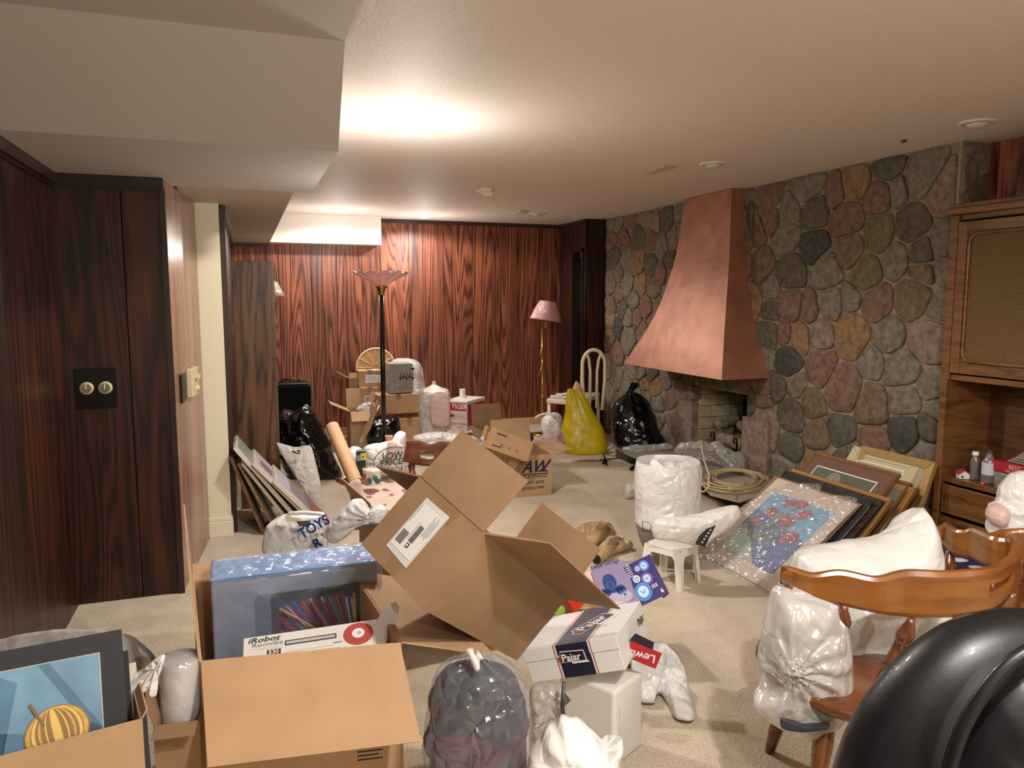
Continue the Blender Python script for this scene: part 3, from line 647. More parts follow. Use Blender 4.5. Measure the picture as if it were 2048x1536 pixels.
def cane_door(y0, y1, z0, z1, knob, name='door'):
    d = thing(name, None, None, (xf, (y0+y1)/2, z0)); d.parent = cab; d.location = V((xf, (y0+y1)/2, z0))-wloc(cab)
    m = MB(); fw_ = .055; m.box((xf-.022, y0, z0), (xf-.001, y0+fw_, z1)); m.box((xf-.022, y1-fw_, z0), (xf-.001, y1, z1)); m.box((xf-.022, y0+fw_, z0), (xf-.001, y1-fw_, z0+fw_)); m.box((xf-.022, y0+fw_, z1-fw_), (xf-.001, y1-fw_, z1))
    m.build('door_frame', OAK, d, bevel=.004)
    m = MB(); a, b, c, e = y0+fw_+.012, y1-fw_-.012, z0+fw_+.012, z1-fw_-.012; pts = []; R_ = .05
    for (cy, cz, s0) in ((b-R_, e-R_, 0), (a+R_, e-R_, 90), (a+R_, c+R_, 180), (b-R_, c+R_, 270)):
        for t in range(0, 91, 15): th = math.radians(s0+t); pts.append(V((xf-.016, cy+R_*math.cos(th), cz+R_*math.sin(th))))
    m.tube(pts+[pts[0]], .008, n=6, caps=False); m.build('moulding', OAK, d, smooth=True)
    m = MB(); m.box((xf-.012, y0+fw_, z0+fw_), (xf-.006, y1-fw_, z1-fw_)); m.build('cane_panel', CANE, d)
    if knob: m = MB(); m.box((xf-.04, knob[0]-.012, knob[1]-.03), (xf-.0225, knob[0]+.012, knob[1]+.03)); m.build('pull', M('old_brass', '#6a4a2a', .4, .8), d, bevel=.004)
cane_door(2.50, 3.045, 1.10, 1.91, (2.54, 1.5)); cane_door(1.94, 2.49, 1.10, 1.91, (2.45, 1.5)); cane_door(2.50, 3.045, .10, .30, (2.54, .22)); cane_door(1.94, 2.49, .10, .30, None)
for a, b in ((2.50, 3.045), (1.94, 2.49)):
    m = MB(); m.box((xf-.02, a, .32), (xf-.001, b, .48)); d = m.build('drawer', OAK, cab, bevel=.004)
    m = MB(); m.box((xf-.026, a+.03, .345), (xf-.0205, b-.03, .352)); m.box((xf-.026, a+.03, .448), (xf-.0205, b-.03, .455)); m.box((xf-.026, a+.03, .352), (xf-.0205, a+.037, .448)); m.box((xf-.026, b-.037, .352), (xf-.0205, b-.03, .448)); m.build('moulding', OAK, d)
# ================================================================ FAR AND MIDDLE OBJECTS
BLKBAG = plastic('black_bag_film', '#070708', .18, .7, 13); YEL = plastic('yellow_bag_film', '#bfa80c', .35, .25, 10, tr=.15)
WHT = plastic('white_bag_film', '#ded9d2', .32, .7, 16, tr=.12); WHT2 = plastic('white_bag_bright', '#ebe9e6', .28, .7, 15, tr=.15)
PNK = plastic('pink_white_bag_film', '#d9b9b0', .4, .3, 12, tr=.1); GRYB = plastic('grey_bag_film', '#8f8a86', .35, .4, 14)
CLR = plastic('clear_film', '#e8e6e4', .10, 1., 20, alpha=.03); CLRH = plastic('hazy_clear_film', '#dcd6d0', .2, .6, 15, alpha=.30); CLRW = plastic('milky_film', '#e3e0db', .2, .8, 12, alpha=.42)
FOIL = plastic('foil_film', '#b9b4ac', .16, .9, 22, alpha=.6)
BRASS = M('polished_brass', '#c7a35a', .22, .95); WHITE = M('white_card', '#e9e5df', .55); WHITEPL = M('white_plastic', '#efeae2', .35, coat=.2)
INK = M('black_ink', '#17181c', .6); NAVY = M('navy_print', '#171c33', .45); BLUE = M('blue_print', '#1d3f8f', .45); RED = M('red_print', '#a3202c', .45); MAG = M('magenta_print', '#b01440', .45)
GREY = M('grey_print', '#77757a', .6); GRN = M('dark_green_print', '#17382a', .5); PAPER = M('paper', '#e4dfd8', .7); LGREY = M('light_grey_print', '#b5b1ae', .6)
# ---- tall walnut board by the alcove wall
r = thing('wood_board', 'tall dark walnut board standing in the alcove behind the stacked canvases', 'board', (.03, 5.6, 0))
a, b_ = A(463, 522, 5.6), A(547, 527, 5.6)
m = MB(); m.box((a.x, 5.6, 0), (b_.x-.02, 5.635, a.z)); m.build('board_panel', WALNUT, r, bevel=.002); m = MB(); m.box((b_.x-.02, 5.597, 0), (b_.x, 5.638, a.z)); m.build('edge_strip', wood('olive_edge', '#5a4426', '#3e2d18', .5), r)
# wall sconce + knob beyond the board
r = thing('wall_sconce', 'frosted glass wall sconce half hidden behind the walnut board', 'wall lamp', A(553, 595, 8.3)); c = A(549, 575, 8.22)
m = MB(); m.lathe(c+V((0, 0, .06)), c+V((0, 0, -.09)), [(0, .03), (.2, .045), (.6, .075), (1, .105)], n=20); m.build('glass_shade', plastic('sconce_glass', '#b9a79a', .15, .2, 30, alpha=.5), r, smooth=True)
m = MB(); m.tube([c+V((0, .13, .03)), c+V((0, .06, .06)), c+V((0, 0, .06))], .008); m.lathe(c+V((0, .135, .03)), c+V((0, .115, .03)), [(0, .035), (1, .03)]); m.build('bracket', BRASS, r, smooth=True)
c = A(551, 661, 8.35); m = MB(); m.lathe(c, c+V((0, -.03, 0)), [(0, .012), (.6, .008), (1, .02)], n=16); tag(m.build('door_knob', M('chrome', '#d8d4cc', .15, 1.), smooth=True), 'small bright metal knob on the far wall beside the walnut board', 'knob')
c = A(457, 668, 5.5); m = MB(); m.box((-.105, 6.3, 1.22), (-.08, 6.36, 1.30)); tag(m.build('alcove_switch', BEI, bevel=.003), 'small cream switch on the dark alcove wall', 'light switch')
# ---- torchiere
def pt(x, y, Y): return A(x, y, Y)
TX = 7.0; b0 = A(766, 880, TX); b0.z = 0
r = thing('floor_lamp', 'tall black torchiere with a fluted pink glass bowl', 'floor lamp', (b0.x, TX, 0)); cx_ = A(763, 600, TX).x; zt = A(763, 590, TX).z
m = MB(); m.lathe((cx_, TX, 0), (cx_, TX, .05), [(0, .14), (.5, .135), (.8, .06), (1, .03)], n=32); m.build('base', BLK, r, smooth=True)
m = MB(); m.lathe((cx_, TX, .045), (cx_, TX, zt), [(0, .022), (1, .022)], n=20); m.build('pole', BLK, r, smooth=True)
z2 = A(763, 572, TX).z; m = MB(); m.lathe((cx_, TX, zt), (cx_, TX, z2), [(0, .024), (.15, .034), (.3, .026), (.5, .044), (.65, .034), (.8, .056), (1, .052)], n=24); m.build('brass_collar', BRASS, r, smooth=True)
z3 = A(763, 545, TX).z; PG = plastic('pink_glass', '#d9a0a0', .08, .1, 20, alpha=.45); m = MB(); L = 72; vs = []; fs = []
prof = [(0, .045), (.12, .06), (.35, .10), (.6, .15), (.8, .20), (.93, .235), (1, .245)]
for u, q in prof:
    for k in range(L): th = 2*math.pi*k/L; rr = q*(1+.035*u*math.cos(th*12)); vs.append(V((cx_+rr*math.cos(th), TX+rr*math.sin(th), z2+(z3-z2)*u+.012*u*math.cos(th*12))))
for i in range(len(prof)-1):
    for k in range(L): fs.append((i*L+k, i*L+(k+1) % L, (i+1)*L+(k+1) % L, (i+1)*L+k))
m.add(vs, fs); m.build('glass_bowl', PG, r, smooth=True, solid=.006)
m = MB(); m.tube([vs[(len(prof)-1)*L+k] for k in range(L)]+[vs[(len(prof)-1)*L]], .004, n=6, caps=False); m.build('bowl_rim', M('pink_rim', '#e6c9bf', .2), r, smooth=True)
# ---- pink lamp
Y_ = 7.65; c0 = A(1085, 645, Y_); zb_ = 0
r = thing('floor_lamp', 'slender brass floor lamp with a tilted pleated pink shade', 'floor lamp', (c0.x, Y_, 0))
m = MB(); m.lathe((c0.x, Y_, 0), (c0.x, Y_, .03), [(0, .12), (.6, .11), (1, .02)], n=28); m.build('base', BRASS, r, smooth=True)
m = MB(); m.lathe((c0.x, Y_, .02), (c0.x, Y_, c0.z), [(0, .01), (.3, .01), (.32, .022), (.34, .01), (.42, .01), (.44, .02), (.46, .009), (1, .008)], n=14); m.build('pole', BRASS, r, smooth=True)
m = MB(); q = V((c0.x, Y_, c0.z)); m.tube([q+V((0, 0, -.26)), q+V((-.03, 0, -.36)), q+V((.0, 0, -.42)), q+V((-.02, 0, -.52)), q+V((-.045, 0, -.56)), q+V((-.03, 0, -.6))], .006); m.build('cord', BRASS, r, smooth=True)
t0 = A(1096, 603, Y_); t1 = A(1091, 640, Y_); m = MB(); L = 60; vs = []; fs = []
ax = (t1-t0); axn = ax.normalized(); ux = (rt-axn*rt.dot(axn)).normalized(); uy = axn.cross(ux)
for i, (u, q) in enumerate([(0, .085), (.08, .095), (.5, .135), (1, .168)]):
    for k in range(L): th = 2*math.pi*k/L; rr = q+.003*(k % 2); vs.append(t0+ax*u+ux*math.cos(th)*rr+uy*math.sin(th)*rr)
for i in range(3):
    for k in range(L): fs.append((i*L+k, i*L+(k+1) % L, (i+1)*L+(k+1) % L, (i+1)*L+k))
m.add(vs, fs); m.build('lamp_shade', M('pink_fabric', '#d98f8a', .6), r, smooth=True, solid=.003)
m = MB(); vs2 = [t0+(v-t0)*1.02 for v in vs]; m.add(vs2, fs); m.build('shade_wrap', plastic('lamp_wrap', '#efdede', .1, .8, 30, alpha=.25), r, smooth=True)
m = MB(); m.lathe(t1, t1+V((0, 0, -.09)), [(0, .012), (.4, .02), (.6, .012), (1, .018)], n=14); m.build('socket', BRASS, r, smooth=True)
# ---- round woven screen
Y_ = 8.05; c = A(752, 735, Y_); R_ = (A(790, 735, Y_)-c).length; WICK = M('woven_tan', '#b58a5c', .7, var=.2, vs=90, bmp=.8, bs=140)
r = thing('round_woven_screen', 'round woven tan screen with a pale rim leaning on the far wall', 'screen', c+V((0, 0, -R_)))
m = MB(); m.tube([c+V((R_*math.cos(t*math.pi/24), .0, R_*math.sin(t*math.pi/24))) for t in range(49)], .010, n=8, caps=False); m.build('rim', M('pale_cane', '#d8bb92', .4), r, smooth=True)
m = MB(); m.lathe(c+V((0, -.004, 0)), c+V((0, .006, 0)), [(0, R_-.005), (1, R_-.005)], n=48); m.build('woven_disc', WICK, r)
for k in range(12): th = 2*math.pi*k/12; m = MB(); m.tube([c+V((.03*math.cos(th), -.007, .03*math.sin(th))), c+V((R_*math.cos(th), -.007, R_*math.sin(th)))], .0035, n=5); m.build('spoke', M('pale_cane', '#d8bb92', .4), r)
# ---- suitcase
Y_ = 7.35; a = A(548, 768, Y_); b_ = A(623, 768, Y_)
r = thing('suitcase', 'black soft suitcase standing upright behind the black garbage bag', 'suitcase', ((a.x+b_.x)/2, Y_, 0))
m = MB(); m.box((a.x-.05, Y_, .03), (b_.x, Y_+.24, a.z)); m.build('case_body', M('black_fabric', '#08080a', .8, bmp=.3, bs=200, spec=.15), r, bevel=.04)
m = MB(); m.tube([V((a.x, Y_-.002, .08)), V((a.x, Y_-.002, a.z-.04)), V((a.x+.04, Y_-.002, a.z-.005)), V((b_.x-.04, Y_-.002, a.z-.005)), V((b_.x-.004, Y_-.002, a.z-.04)), V((b_.x-.004, Y_-.002, .08))], .006); m.build('piping', M('grey_piping', '#55524f', .5), r, smooth=True)
m = MB(); q = A(585, 766, Y_+.1); m.tube([q+V((-.11, 0, -.01)), q+V((-.09, 0, .035)), q+V((.06, 0, .035)), q+V((.08, 0, -.01))], .009); m.build('handle', BLK, r, smooth=True)
m = MB(); m.box((a.x+.02, Y_-.02, .12), (b_.x-.04, Y_+.01, a.z-.2)); m.build('front_pocket', M('black_fabric', '#121114', .7), r, bevel=.01)
# ---- black garbage bag at left
bag('garbage_bag', 'slumped black garbage bag in front of the suitcase', [(552, 838), (566, 818), (590, 822), (611, 808), (624, 820), (640, 845), (652, 872), (662, 888), (662, 905), (676, 935), (684, 955), (650, 963), (610, 966), (575, 945), (555, 905), (548, 870)], 6.35, .2, BLKBAG, seed=3, amp=.03, freq=6)
bgL = bag('plastic_bag', 'flat white handled bag leaning on the black garbage bag', [(553, 886), (565, 888), (590, 894), (620, 891), (628, 910), (640, 960), (646, 1010), (640, 1030), (618, 1002), (597, 965), (572, 925), (560, 905)], 5.3, .03, WHT, seed=5, amp=.008, freq=7)
m = MB(); q = P(596, 906, 5.2); m.tube([q+rt*x+up*y for x, y in ((-.04, .012), (-.01, .0), (.01, -.005), (.012, .01), (-.005, .018))], .006); m.build('handle', BLK, bgL, smooth=True)
# ---- canvases
CE = M('canvas_edge', '#cfc8bb', .7); 
def canvas(name, top, bot, Ya, far, edge, face, label, th=.022, art=None):
    t, b = A(top[0], top[1], Ya), A(bot[0], bot[1], Ya); b.z = max(b.z, .004); D = far-Ya; n = V((t.z-b.z, 0, -(t.x-b.x))).normalized()
    if n.x < 0: n = -n
    r = thing(name, label, 'picture', V((b.x, (Ya+far)/2, 0))); m = MB(); q = [b, t, t+V((0, D, 0)), b+V((0, D, 0))]; m.prism(q, -n*th); m.build('frame_edge', edge, r, bevel=.002)
    dc = Decal(b, V((0, 1, 0)), (t-b)); 
    if dc.n.dot(n) < 0: dc = Decal(b+V((0, D, 0)), V((0, -1, 0)), (t-b))
    H_ = (t-b).length; dc.rect(.012, .012, D-.012, H_-.012, face)
    if art: art(dc, D, H_)
    dc.build('painting', r); return r
TAUP = M('taupe_canvas', '#9b9488', .6); PUR = M('purple_paint', '#9d86a8', .5); ORG = M('orange_paint', '#b8722f', .5); MGT = M('plum_paint', '#7a4560', .5); SKY = M('sky_paint', '#b7b3c6', .5)
def art1(dc, W_, H_):
    for k in range(9): dc.line((W_*.1+k*.03, H_*.3), (W_*.2+k*.02, H_*.92), .012, [PUR, MGT, ORG][k % 3], k=2)
def art2(dc, W_, H_):
    dc.rect(.02, H_*.45, W_-.02, H_-.02, SKY, 2); dc.rect(.02, .02, W_-.02, H_*.4, ORG, 2)
    for k in range(12): dc.line((.03+k*.035, H_*.2+.02*(k % 3)), (.06+k*.03, H_*.75), .014, [MGT, PUR, ORG][k % 3], k=3)
canvas('framed_canvas', (465, 915), (532, 1090), 4.93, 5.35, M('brown_edge', '#7c5740', .6, var=.5, vs=12), TAUP, 'canvas with a brown scuffed edge, leftmost of the leaning stack by the column', .02)
canvas('framed_canvas', (479, 926), (560, 1085), 4.9, 5.3, M('tan_edge', '#8d7258', .6, var=.5, vs=10), TAUP, 'thin tan-edged canvas, second from left in the leaning stack', .018)
canvas('framed_canvas', (487, 925), (600, 1080), 4.88, 5.3, CE, TAUP, 'white-edged canvas in the leaning stack, third from left', .02)
canvas('framed_canvas', (473, 893), (625, 1075), 4.84, 5.27, CE, M('green_grey_canvas', '#8d948c', .6), 'tall grey-green canvas at the top left of the leaning stack', .026)
canvas('framed_canvas', (510, 924), (655, 1078), 4.80, 5.24, CE, M('lilac_canvas', '#b6a6ae', .6), 'canvas with purple and orange streaks in the leaning stack', .026, art1)
canvas('framed_canvas', (552, 958), (672, 1075), 4.76, 5.2, CE, M('pale_canvas', '#c3bcc6', .6), 'purple and orange flower canvas, rightmost of the leaning stack', .03, art2)
# ---- far pile of boxes
def at(x, y, Y): return A(x, y, Y)
def cbox(name, label, px, pyb, pyt, pxr, Y, depth, yaw=0, z0=None, **k):
    """box whose front face spans px..pxr and pyb(bottom)..pyt(top) at distance Y"""
    a = A(px, pyb, Y); b = A(pxr, pyb, Y); t = A(px, pyt, Y); z = a.z if z0 is None else z0
    return carton(name, label, yawT((a.x, Y, z), yaw), (b.x-a.x), depth, t.z-z, **k)
cbox('cardboard_box', 'open brown box with flaps up at the left of the far pile', 702, 892, 824, 742, 7.45, .3, z0=0, flaps=[('x0', 65, .2), ('y0', 135, .12), ('x1', 20, .18), ('y1', 10, .2)], mat=CARD)
bxA = cbox('cardboard_box', 'small closed box with a bar code label in the far pile below the woven screen', 722, 812, 776, 760, 7.75, .2, closed=True, mat=CARD)
bxB = cbox('cardboard_box', 'topmost brown carton with a white shipping label in front of the woven screen', 718, 775, 742, 763, 7.8, .2, closed=True, mat=CARD)
cbox('cardboard_box', 'open tall box with a flap out behind the far pile at left', 701, 880, 757, 722, 7.9, .25, z0=0, flaps=[('x0', 60, .13), ('y0', -20, .06)], mat=CARD_D)
q = A(731, 766, 7.79); dc = Decal(q, V((1, 0, 0)), V((0, 0, 1)), .003); dc.rect(0, 0, .16, .085, PAPER)
for k in range(8): dc.rect(.01+k*.012, .02, .015+k*.012, .075, LGREY, 2)
dc.build('shipping_label', bxB)
q = A(729, 806, 7.74); dc = Decal(q, V((1, 0, 0)), V((0, 0, 1)), .003); dc.rect(0, 0, .09, .075, PAPER)
for k in range(6): dc.rect(.01+k*.008, .01, .014+k*.008, .065, INK, 2)
dc.build('shipping_label', bxA)
cbox('cardboard_box', 'wide flat brown box under the grey wrapped parcel', 757, 829, 791, 838, 7.5, .35, closed=True, mat=CARD_L)
cbox('cardboard_box', 'brown box standing under the wide flat box beside the black bags', 800, 888, 838, 840, 7.45, .3, z0=0, closed=True, mat=CARD_L)
bag('plastic_wrap_bundle', 'silvery plastic wrapped bundle lying in the open far box', [(712, 818), (725, 807), (745, 804), (757, 810), (755, 822), (730, 826)], 7.6, .06, CLRW, seed=8, amp=.02)
bxP = cbox('wrapped_parcel', 'boxy parcel in a grey and white shop bag on top of the far pile', 779, 787, 728, 826, 7.55, .26, closed=True, mat=GRYB, tape=False)
sack('plastic_bag', 'thin white shop bag pulled over the grey parcel', [(716, 796, 812), (722, 784, 832), (735, 778, 842), (760, 777, 846), (780, 779, 848), (789, 782, 838)], 8.0, plastic('thin_white_film', '#e6e2de', .3, .5, 14, alpha=.35), ratio=.8, ex=6, amp=.012, seed=4, open_top=True)
q = A(797, 770, 7.2); dc = Decal(A(797, 757, 7.24), V((1, 0, 0)), V((0, 0, 1)))
for k in range(5): dc.line((.01+k*.03, 0), (.03+k*.03, .05), .010, INK); dc.ell(.02+k*.03, .012*(k % 2), .012, .016, INK, 2, 10)
dc.ell(.14, .09, .02, .012, INK); dc.build('lettering', bxP)
bag('garbage_bag', 'shiny black garbage bag under the wide flat box in the far pile', [(740, 838), (760, 832), (790, 833), (800, 845), (802, 880), (790, 890), (760, 888), (735, 886), (733, 862)], 7.55, .16, BLKBAG, seed=12, amp=.025, freq=8)
m = MB(); q0, q1 = P(758, 812, 7.2), P(722, 884, 6.7); m.tube([q0, q1], .011, n=8); tag(m.build('broom_handle', wood('pale_stick', '#c9a878', '#a88758', .5)), 'pale wooden stick leaning against the far boxes', 'stick')
m = MB(); m.prism([P(753, 800, 7.0), P(758, 806, 7.0), P(740, 860, 6.8), P(722, 885, 6.7), P(718, 884, 6.7)], hfw*.03); tag(m.build('leaning_strip', CARD_D), 'brown cardboard strip leaning beside the pale stick', 'strip')
# white / pink bag with a knot
sack('plastic_bag', 'tall white and pink bag tied in a knot beside the red and white carton', [(763, 866, 870), (770, 864, 872), (776, 852, 884), (782, 837, 897), (800, 835, 899), (840, 838, 896), (870, 842, 892)], 8.05, WHT, ratio=.8, ex=5, amp=.010, pleat=.03, neck=.12, seed=6)
bag('pink_parcel', 'pink carton showing through the tall tied white bag', [(862, 788), (897, 786), (898, 850), (864, 848)], 7.78, .012, PNK, seed=2, amp=.004, rag=0)
bag('plastic_bag', 'crumpled white plastic bags lying beneath the red and white carton', [(826, 874), (850, 866), (885, 864), (945, 872), (960, 882), (955, 900), (880, 902), (830, 900)], 7.35, .12, WHT, seed=15, amp=.03, floor=.0)
# TIGER carton
R7 = math.atan2(-.686, .727); s_ = .93
def scl(p, s): return EYE+(V(p)-EYE)*s
o7 = scl((2.115, 8.278, .01), s_); T7 = yawT(o7, R7); w7, d7, h7 = .307*s_, .48*s_, .34*s_
r = carton('appliance_carton', 'white and magenta appliance carton standing on crumpled white plastic bags', T7, w7, d7, h7, closed=True, mat=M('white_carton', '#cfc6bd', .6), tape=False)
ux, uy, uz = (T7.to_3x3() @ V((1, 0, 0))), (T7.to_3x3() @ V((0, 1, 0))), V((0, 0, 1))
dc = Decal(T7 @ V((0, 0, 0)), ux, uz); dc.rect(.008, .215, w7-.008, .295, MAG).text('TIGER', .105, .235, .07, WHITE, bold=.02).rect(.02, .232, .09, .28, PAPER, 2).text('TIGER', .05, .222, .018, WHITE, 3)
dc.rect(.012, .145, .14, .175, MAG).text('JNP-1000', .10, .06, .045, MAG).rect(.012, .13, w7-.01, .133, MAG).rect(.15, .165, .26, .168, GREY).rect(.15, .152, .26, .155, GREY).rect(.01, .188, .1, .192, GREY); dc.text('JAPAN', .17, .03, .025, GREY); dc.build('front_print', r)
dc = Decal(T7 @ V((w7, 0, 0)), uy, uz); dc.rect(.02, .05, d7-.02, h7-.035, MAG).text('TIGER', .09, .24, .05, PNK); GP = M('rose_print', '#c2496b', .5)
dc.rect(.06, .06, .24, .17, GP, 2).ell(.15, .17, .09, .035, GP, 2).rect(.08, .075, .22, .165, MAG, 3).rect(.09, .08, .12, .15, GP, 4).rect(.15, .08, .18, .15, GP, 4); dc.build('side_print', r)
t0 = P(925, 800, 8.2); m = MB(); m.lathe(t0, t0+V((0, 0, .12)), [(0, .032), (1, .032)], n=20); m.build('tube_wall', PAPER); bpy.context.scene.objects['tube_wall'].name = 'paper_roll'; tag(bpy.context.scene.objects['paper_roll'], 'short white paper roll standing on the red and white carton', 'roll')
# box with flaps behind + AW box
cbox('cardboard_box', 'dark open box with a tall flap behind the moving box', 962, 905, 862, 1024, 6.9, .3, z0=0, flaps=[('y1', 12, .22)], mat=CARD_D)
T = yawT((1.846, 5.238, 0), -.049)
r = carton('moving_box', 'brown moving box with a slanted black logo and its flaps open', T, .342, .50, .32, flaps=[('x1', 80, .17), ('y1', 15, .2), ('x0', 35, .14)], mat=CARD)
dc = Decal(T @ V((0, 0, 0)), T.to_3x3() @ V((1, 0, 0)), V((0, 0, 1))); dc.text('AW', .10, .19, .125, NAVY, bold=.03, shear=.4, sx=.95)
for k in range(5): dc.rect(.075-.012*k+.0, .265-k*.017, .16-.018*k, .272-k*.017, NAVY)
dc.rect(.03, .170, .315, .178, NAVY); dc.poly([(.215, .19), (.262, .19), (.32, .185), (.31, .192), (.27, .215)], NAVY)
dc.text('MOVING & STORAGE', .02, .145, .030, INK, bold=.01).text('(416)291-2878', .075, .098, .034, INK, bold=.01).text('1-877-(800)825-9999', .02, .055, .034, INK, bold=.01, sx=.9); dc.build('printed_logo', r)
# small carton tipped inside
a0, a1 = P(959, 888, 5.35), P(1000, 905, 5.25)
def frame3(o, px, py): # matrix from origin and two direction points
    x = (px-o).normalized(); z = x.cross(py-o).normalized(); y = z.cross(x); return Matrix((( x.x, y.x, z.x, o.x), (x.y, y.y, z.y, o.y), (x.z, y.z, z.z, o.z), (0, 0, 0, 1)))
o = P(956, 890, 5.5); px_ = P(988, 900, 5.3); T = frame3(o, px_, P(1050, 925, 6.0)); 
r = carton('small_carton', 'small brown carton tipped on its side in the moving box', T, .15, .36, .155, closed=True, mat=CARD_L)
dc = Decal(T @ V((.15, 0, 0)), T.to_3x3() @ V((0, 1, 0)), T.to_3x3() @ V((0, 0, 1)))
for k in range(3): dc.ell(.10+k*.07, .05, .014, .014, CARD_D, 1, 12)
dc.rect(.03, .12, .12, .128, INK).rect(.02, .03, .10, .037, INK); dc.build('side_print', r)
dc = Decal(T @ V((0, 0, 0)), T.to_3x3() @ V((1, 0, 0)), T.to_3x3() @ V((0, 0, 1))); dc.rect(.005, .01, .05, .07, PAPER).rect(.01, .02, .04, .045, GREY, 2).rect(.06, .05, .085, .15, TAPE, 1); dc.build('label_print', r)
# ---- far right group
YW = thing('dining_chair', 'white dining chair with an oval slatted back in the far corner', 'chair', (3.35, 7.25, 0)); WC = M('cream_lacquer', '#ded2b4', .35, coat=.2)
c = P(1188, 770, 7.5); bx = V((.75, -.66, 0)); pts = []
c = P(1187, 762, 7.7); hr = .115
for t in range(0, 181, 12): th = math.radians(t); pts.append(c+rt*hr*math.cos(th)+V((0, 0, .17+.15*math.sin(th))))
m = MB(); m.tube([c+rt*hr*.8+V((0, 0, -.30))]+[c+rt*hr+V((0, 0, 0))]+pts+[c-rt*hr+V((0, 0, 0)), c-rt*hr*.8+V((0, 0, -.30))], .019, n=10); m.build('back_frame', WC, YW, smooth=True)
for s in (-1, 1): m = MB(); m.tube([c+rt*s*.035+V((0, 0, -.28)), c+rt*s*.035+V((0, 0, .1)), c+rt*s*.05+V((0, 0, .22)), c+rt*s*.075+V((0, 0, .29))], .016, n=8); m.build('back_slat', WC, YW, smooth=True)
sq = [G(1093, 797, .46), G(1165, 803, .46), G(1200, 785, .46), G(1135, 782, .46)]; m = MB(); m.prism(sq, (0, 0, -.05)); m.build('seat', WC, YW, bevel=.01)
for q in sq: m = MB(); m.tube([q.lerp(sum(sq, V())/4, .1)+V((0, 0, -.05)), V((q.x, q.y, 0)).lerp(V((c.x, c.y, 0)), .06)], [.02, .014], n=10); m.build('leg', WC, YW, smooth=True)
for k, (dx, dy) in enumerate([(0, 0), (12, -4), (26, 2), (40, -3)]):
    q = G(1100+dx, 794+dy, .463+.006*k); m = MB(); m.plate([q, q+rt*.13+hfw*.02, q+rt*.15+hfw*.16, q+hfw*.15+rt*.01], .004); tag(m.build('paper_sheet', PAPER), ['loose white paper at the left end of the white chair seat', 'second loose paper from the left on the white chair seat', 'third loose paper from the left on the white chair seat', 'loose paper nearest the yellow bag on the white chair seat'][k], 'paper', 'papers on the white chair')
bag('paper_bundle', 'peach tissue poking out above the yellow bag', [(1140, 790), (1146, 775), (1152, 762), (1160, 768), (1166, 785), (1160, 800), (1145, 800)], 7.05, .05, M('peach_tissue', '#c98f6b', .7, bmp=.6, bs=40), seed=9, amp=.02)
sack('plastic_bag', 'large bright yellow plastic bag by the white chair', [(778, 1140, 1152), (790, 1136, 1166), (810, 1132, 1180), (835, 1130, 1195), (860, 1125, 1208), (885, 1122, 1216), (902, 1126, 1214), (906, 1140, 1205)], 6.95, YEL, ratio=.7, amp=.022, freq=4, pleat=.02, neck=.15, seed=21)
sack('garbage_bag', 'round black garbage bag tied at the top against the stone wall', [(765, 1265, 1273), (772, 1262, 1274), (782, 1256, 1266), (790, 1248, 1278), (805, 1230, 1298), (830, 1222, 1312), (860, 1221, 1320), (885, 1226, 1330), (893, 1234, 1326)], 7.1, BLKBAG, ratio=.8, amp=.025, freq=4, pleat=.03, neck=.22, seed=22)
bgB = bag('plastic_bag', 'white handled plastic bag on the floor behind the brass lamp', [(1083, 838), (1095, 828), (1110, 824), (1122, 830), (1126, 845), (1128, 868), (1110, 880), (1090, 872), (1082, 858)], 7.55, .1, WHT2, seed=24, amp=.02)
m = MB(); m.tube([P(1070, 836, 7.4), P(1080, 830, 7.4), P(1096, 826, 7.4), P(1112, 832, 7.4), P(1121, 845, 7.4)], .012, n=8); m.build('handle', WHT2, bgB, smooth=True)
bag('cloth_pile', 'crumpled pink and lilac cloth between the moving box and the yellow bag', [(1064, 882), (1080, 872), (1100, 862), (1120, 862), (1130, 875), (1130, 892), (1100, 896), (1070, 892)], 6.9, .1, M('pink_lilac_cloth', '#a58c90', .85, var=.35, vs=16), seed=26, amp=.03)
bag('dark_bundle', 'dark grey bundle beside the open box flap near the far corner', [(1050, 868), (1058, 862), (1066, 868), (1068, 888), (1054, 892), (1048, 880)], 7.0, .06, M('charcoal_cloth', '#2b2c33', .8, var=.3), seed=27, amp=.02)
# ---- hearth clutter
GS = M('grey_folder', '#8a857c', .6, var=.1, vs=6)
for k, (pp, lb) in enumerate([([(1238, 902), (1330, 896), (1470, 945), (1400, 968), (1290, 925)], 'grey flat folder spread along the hearth'), ([(1300, 905), (1400, 900), (1520, 975), (1460, 1000), (1380, 960)], 'long grey sheet under the coiled cable'), ([(1400, 965), (1510, 950), (1540, 985), (1480, 1005), (1420, 990)], 'beige card sleeve lying under the cable coil at the hearth end')]):
    m = MB(); m.plate([G(x, y, .13+.012*k) for x, y in pp], .008); tag(m.build('flat_sheet', [GS, GS, M('beige_card', '#a89a84', .6)][k]), lb, 'sheet')
bag('crumpled_film', 'shiny crumpled clear film heaped on the hearth before the fire opening', [(1352, 893), (1370, 886), (1390, 890), (1400, 884), (1420, 890), (1440, 886), (1462, 905), (1490, 912), (1490, 936), (1465, 940), (1430, 920), (1390, 908), (1350, 905)], 5.9, .06, FOIL, n=V((-.4, -.3, .86)), seed=31, amp=.045, freq=12, rag=.01, dfun=lambda x, y: min(1.34*1500/(max(y, 893)-595-3), 6.05))
bag('crumpled_film', 'flat crumpled film between the black bag and the hearth edge', [(1245, 895), (1290, 890), (1340, 888), (1345, 898), (1290, 903), (1250, 905)], 6.75, .02, FOIL, n=V((-.3, -.3, .9)), seed=33, amp=.03, freq=14)
CAB = M('tan_cable', '#bfa77f', .5); cc = G(1468, 962, .17)
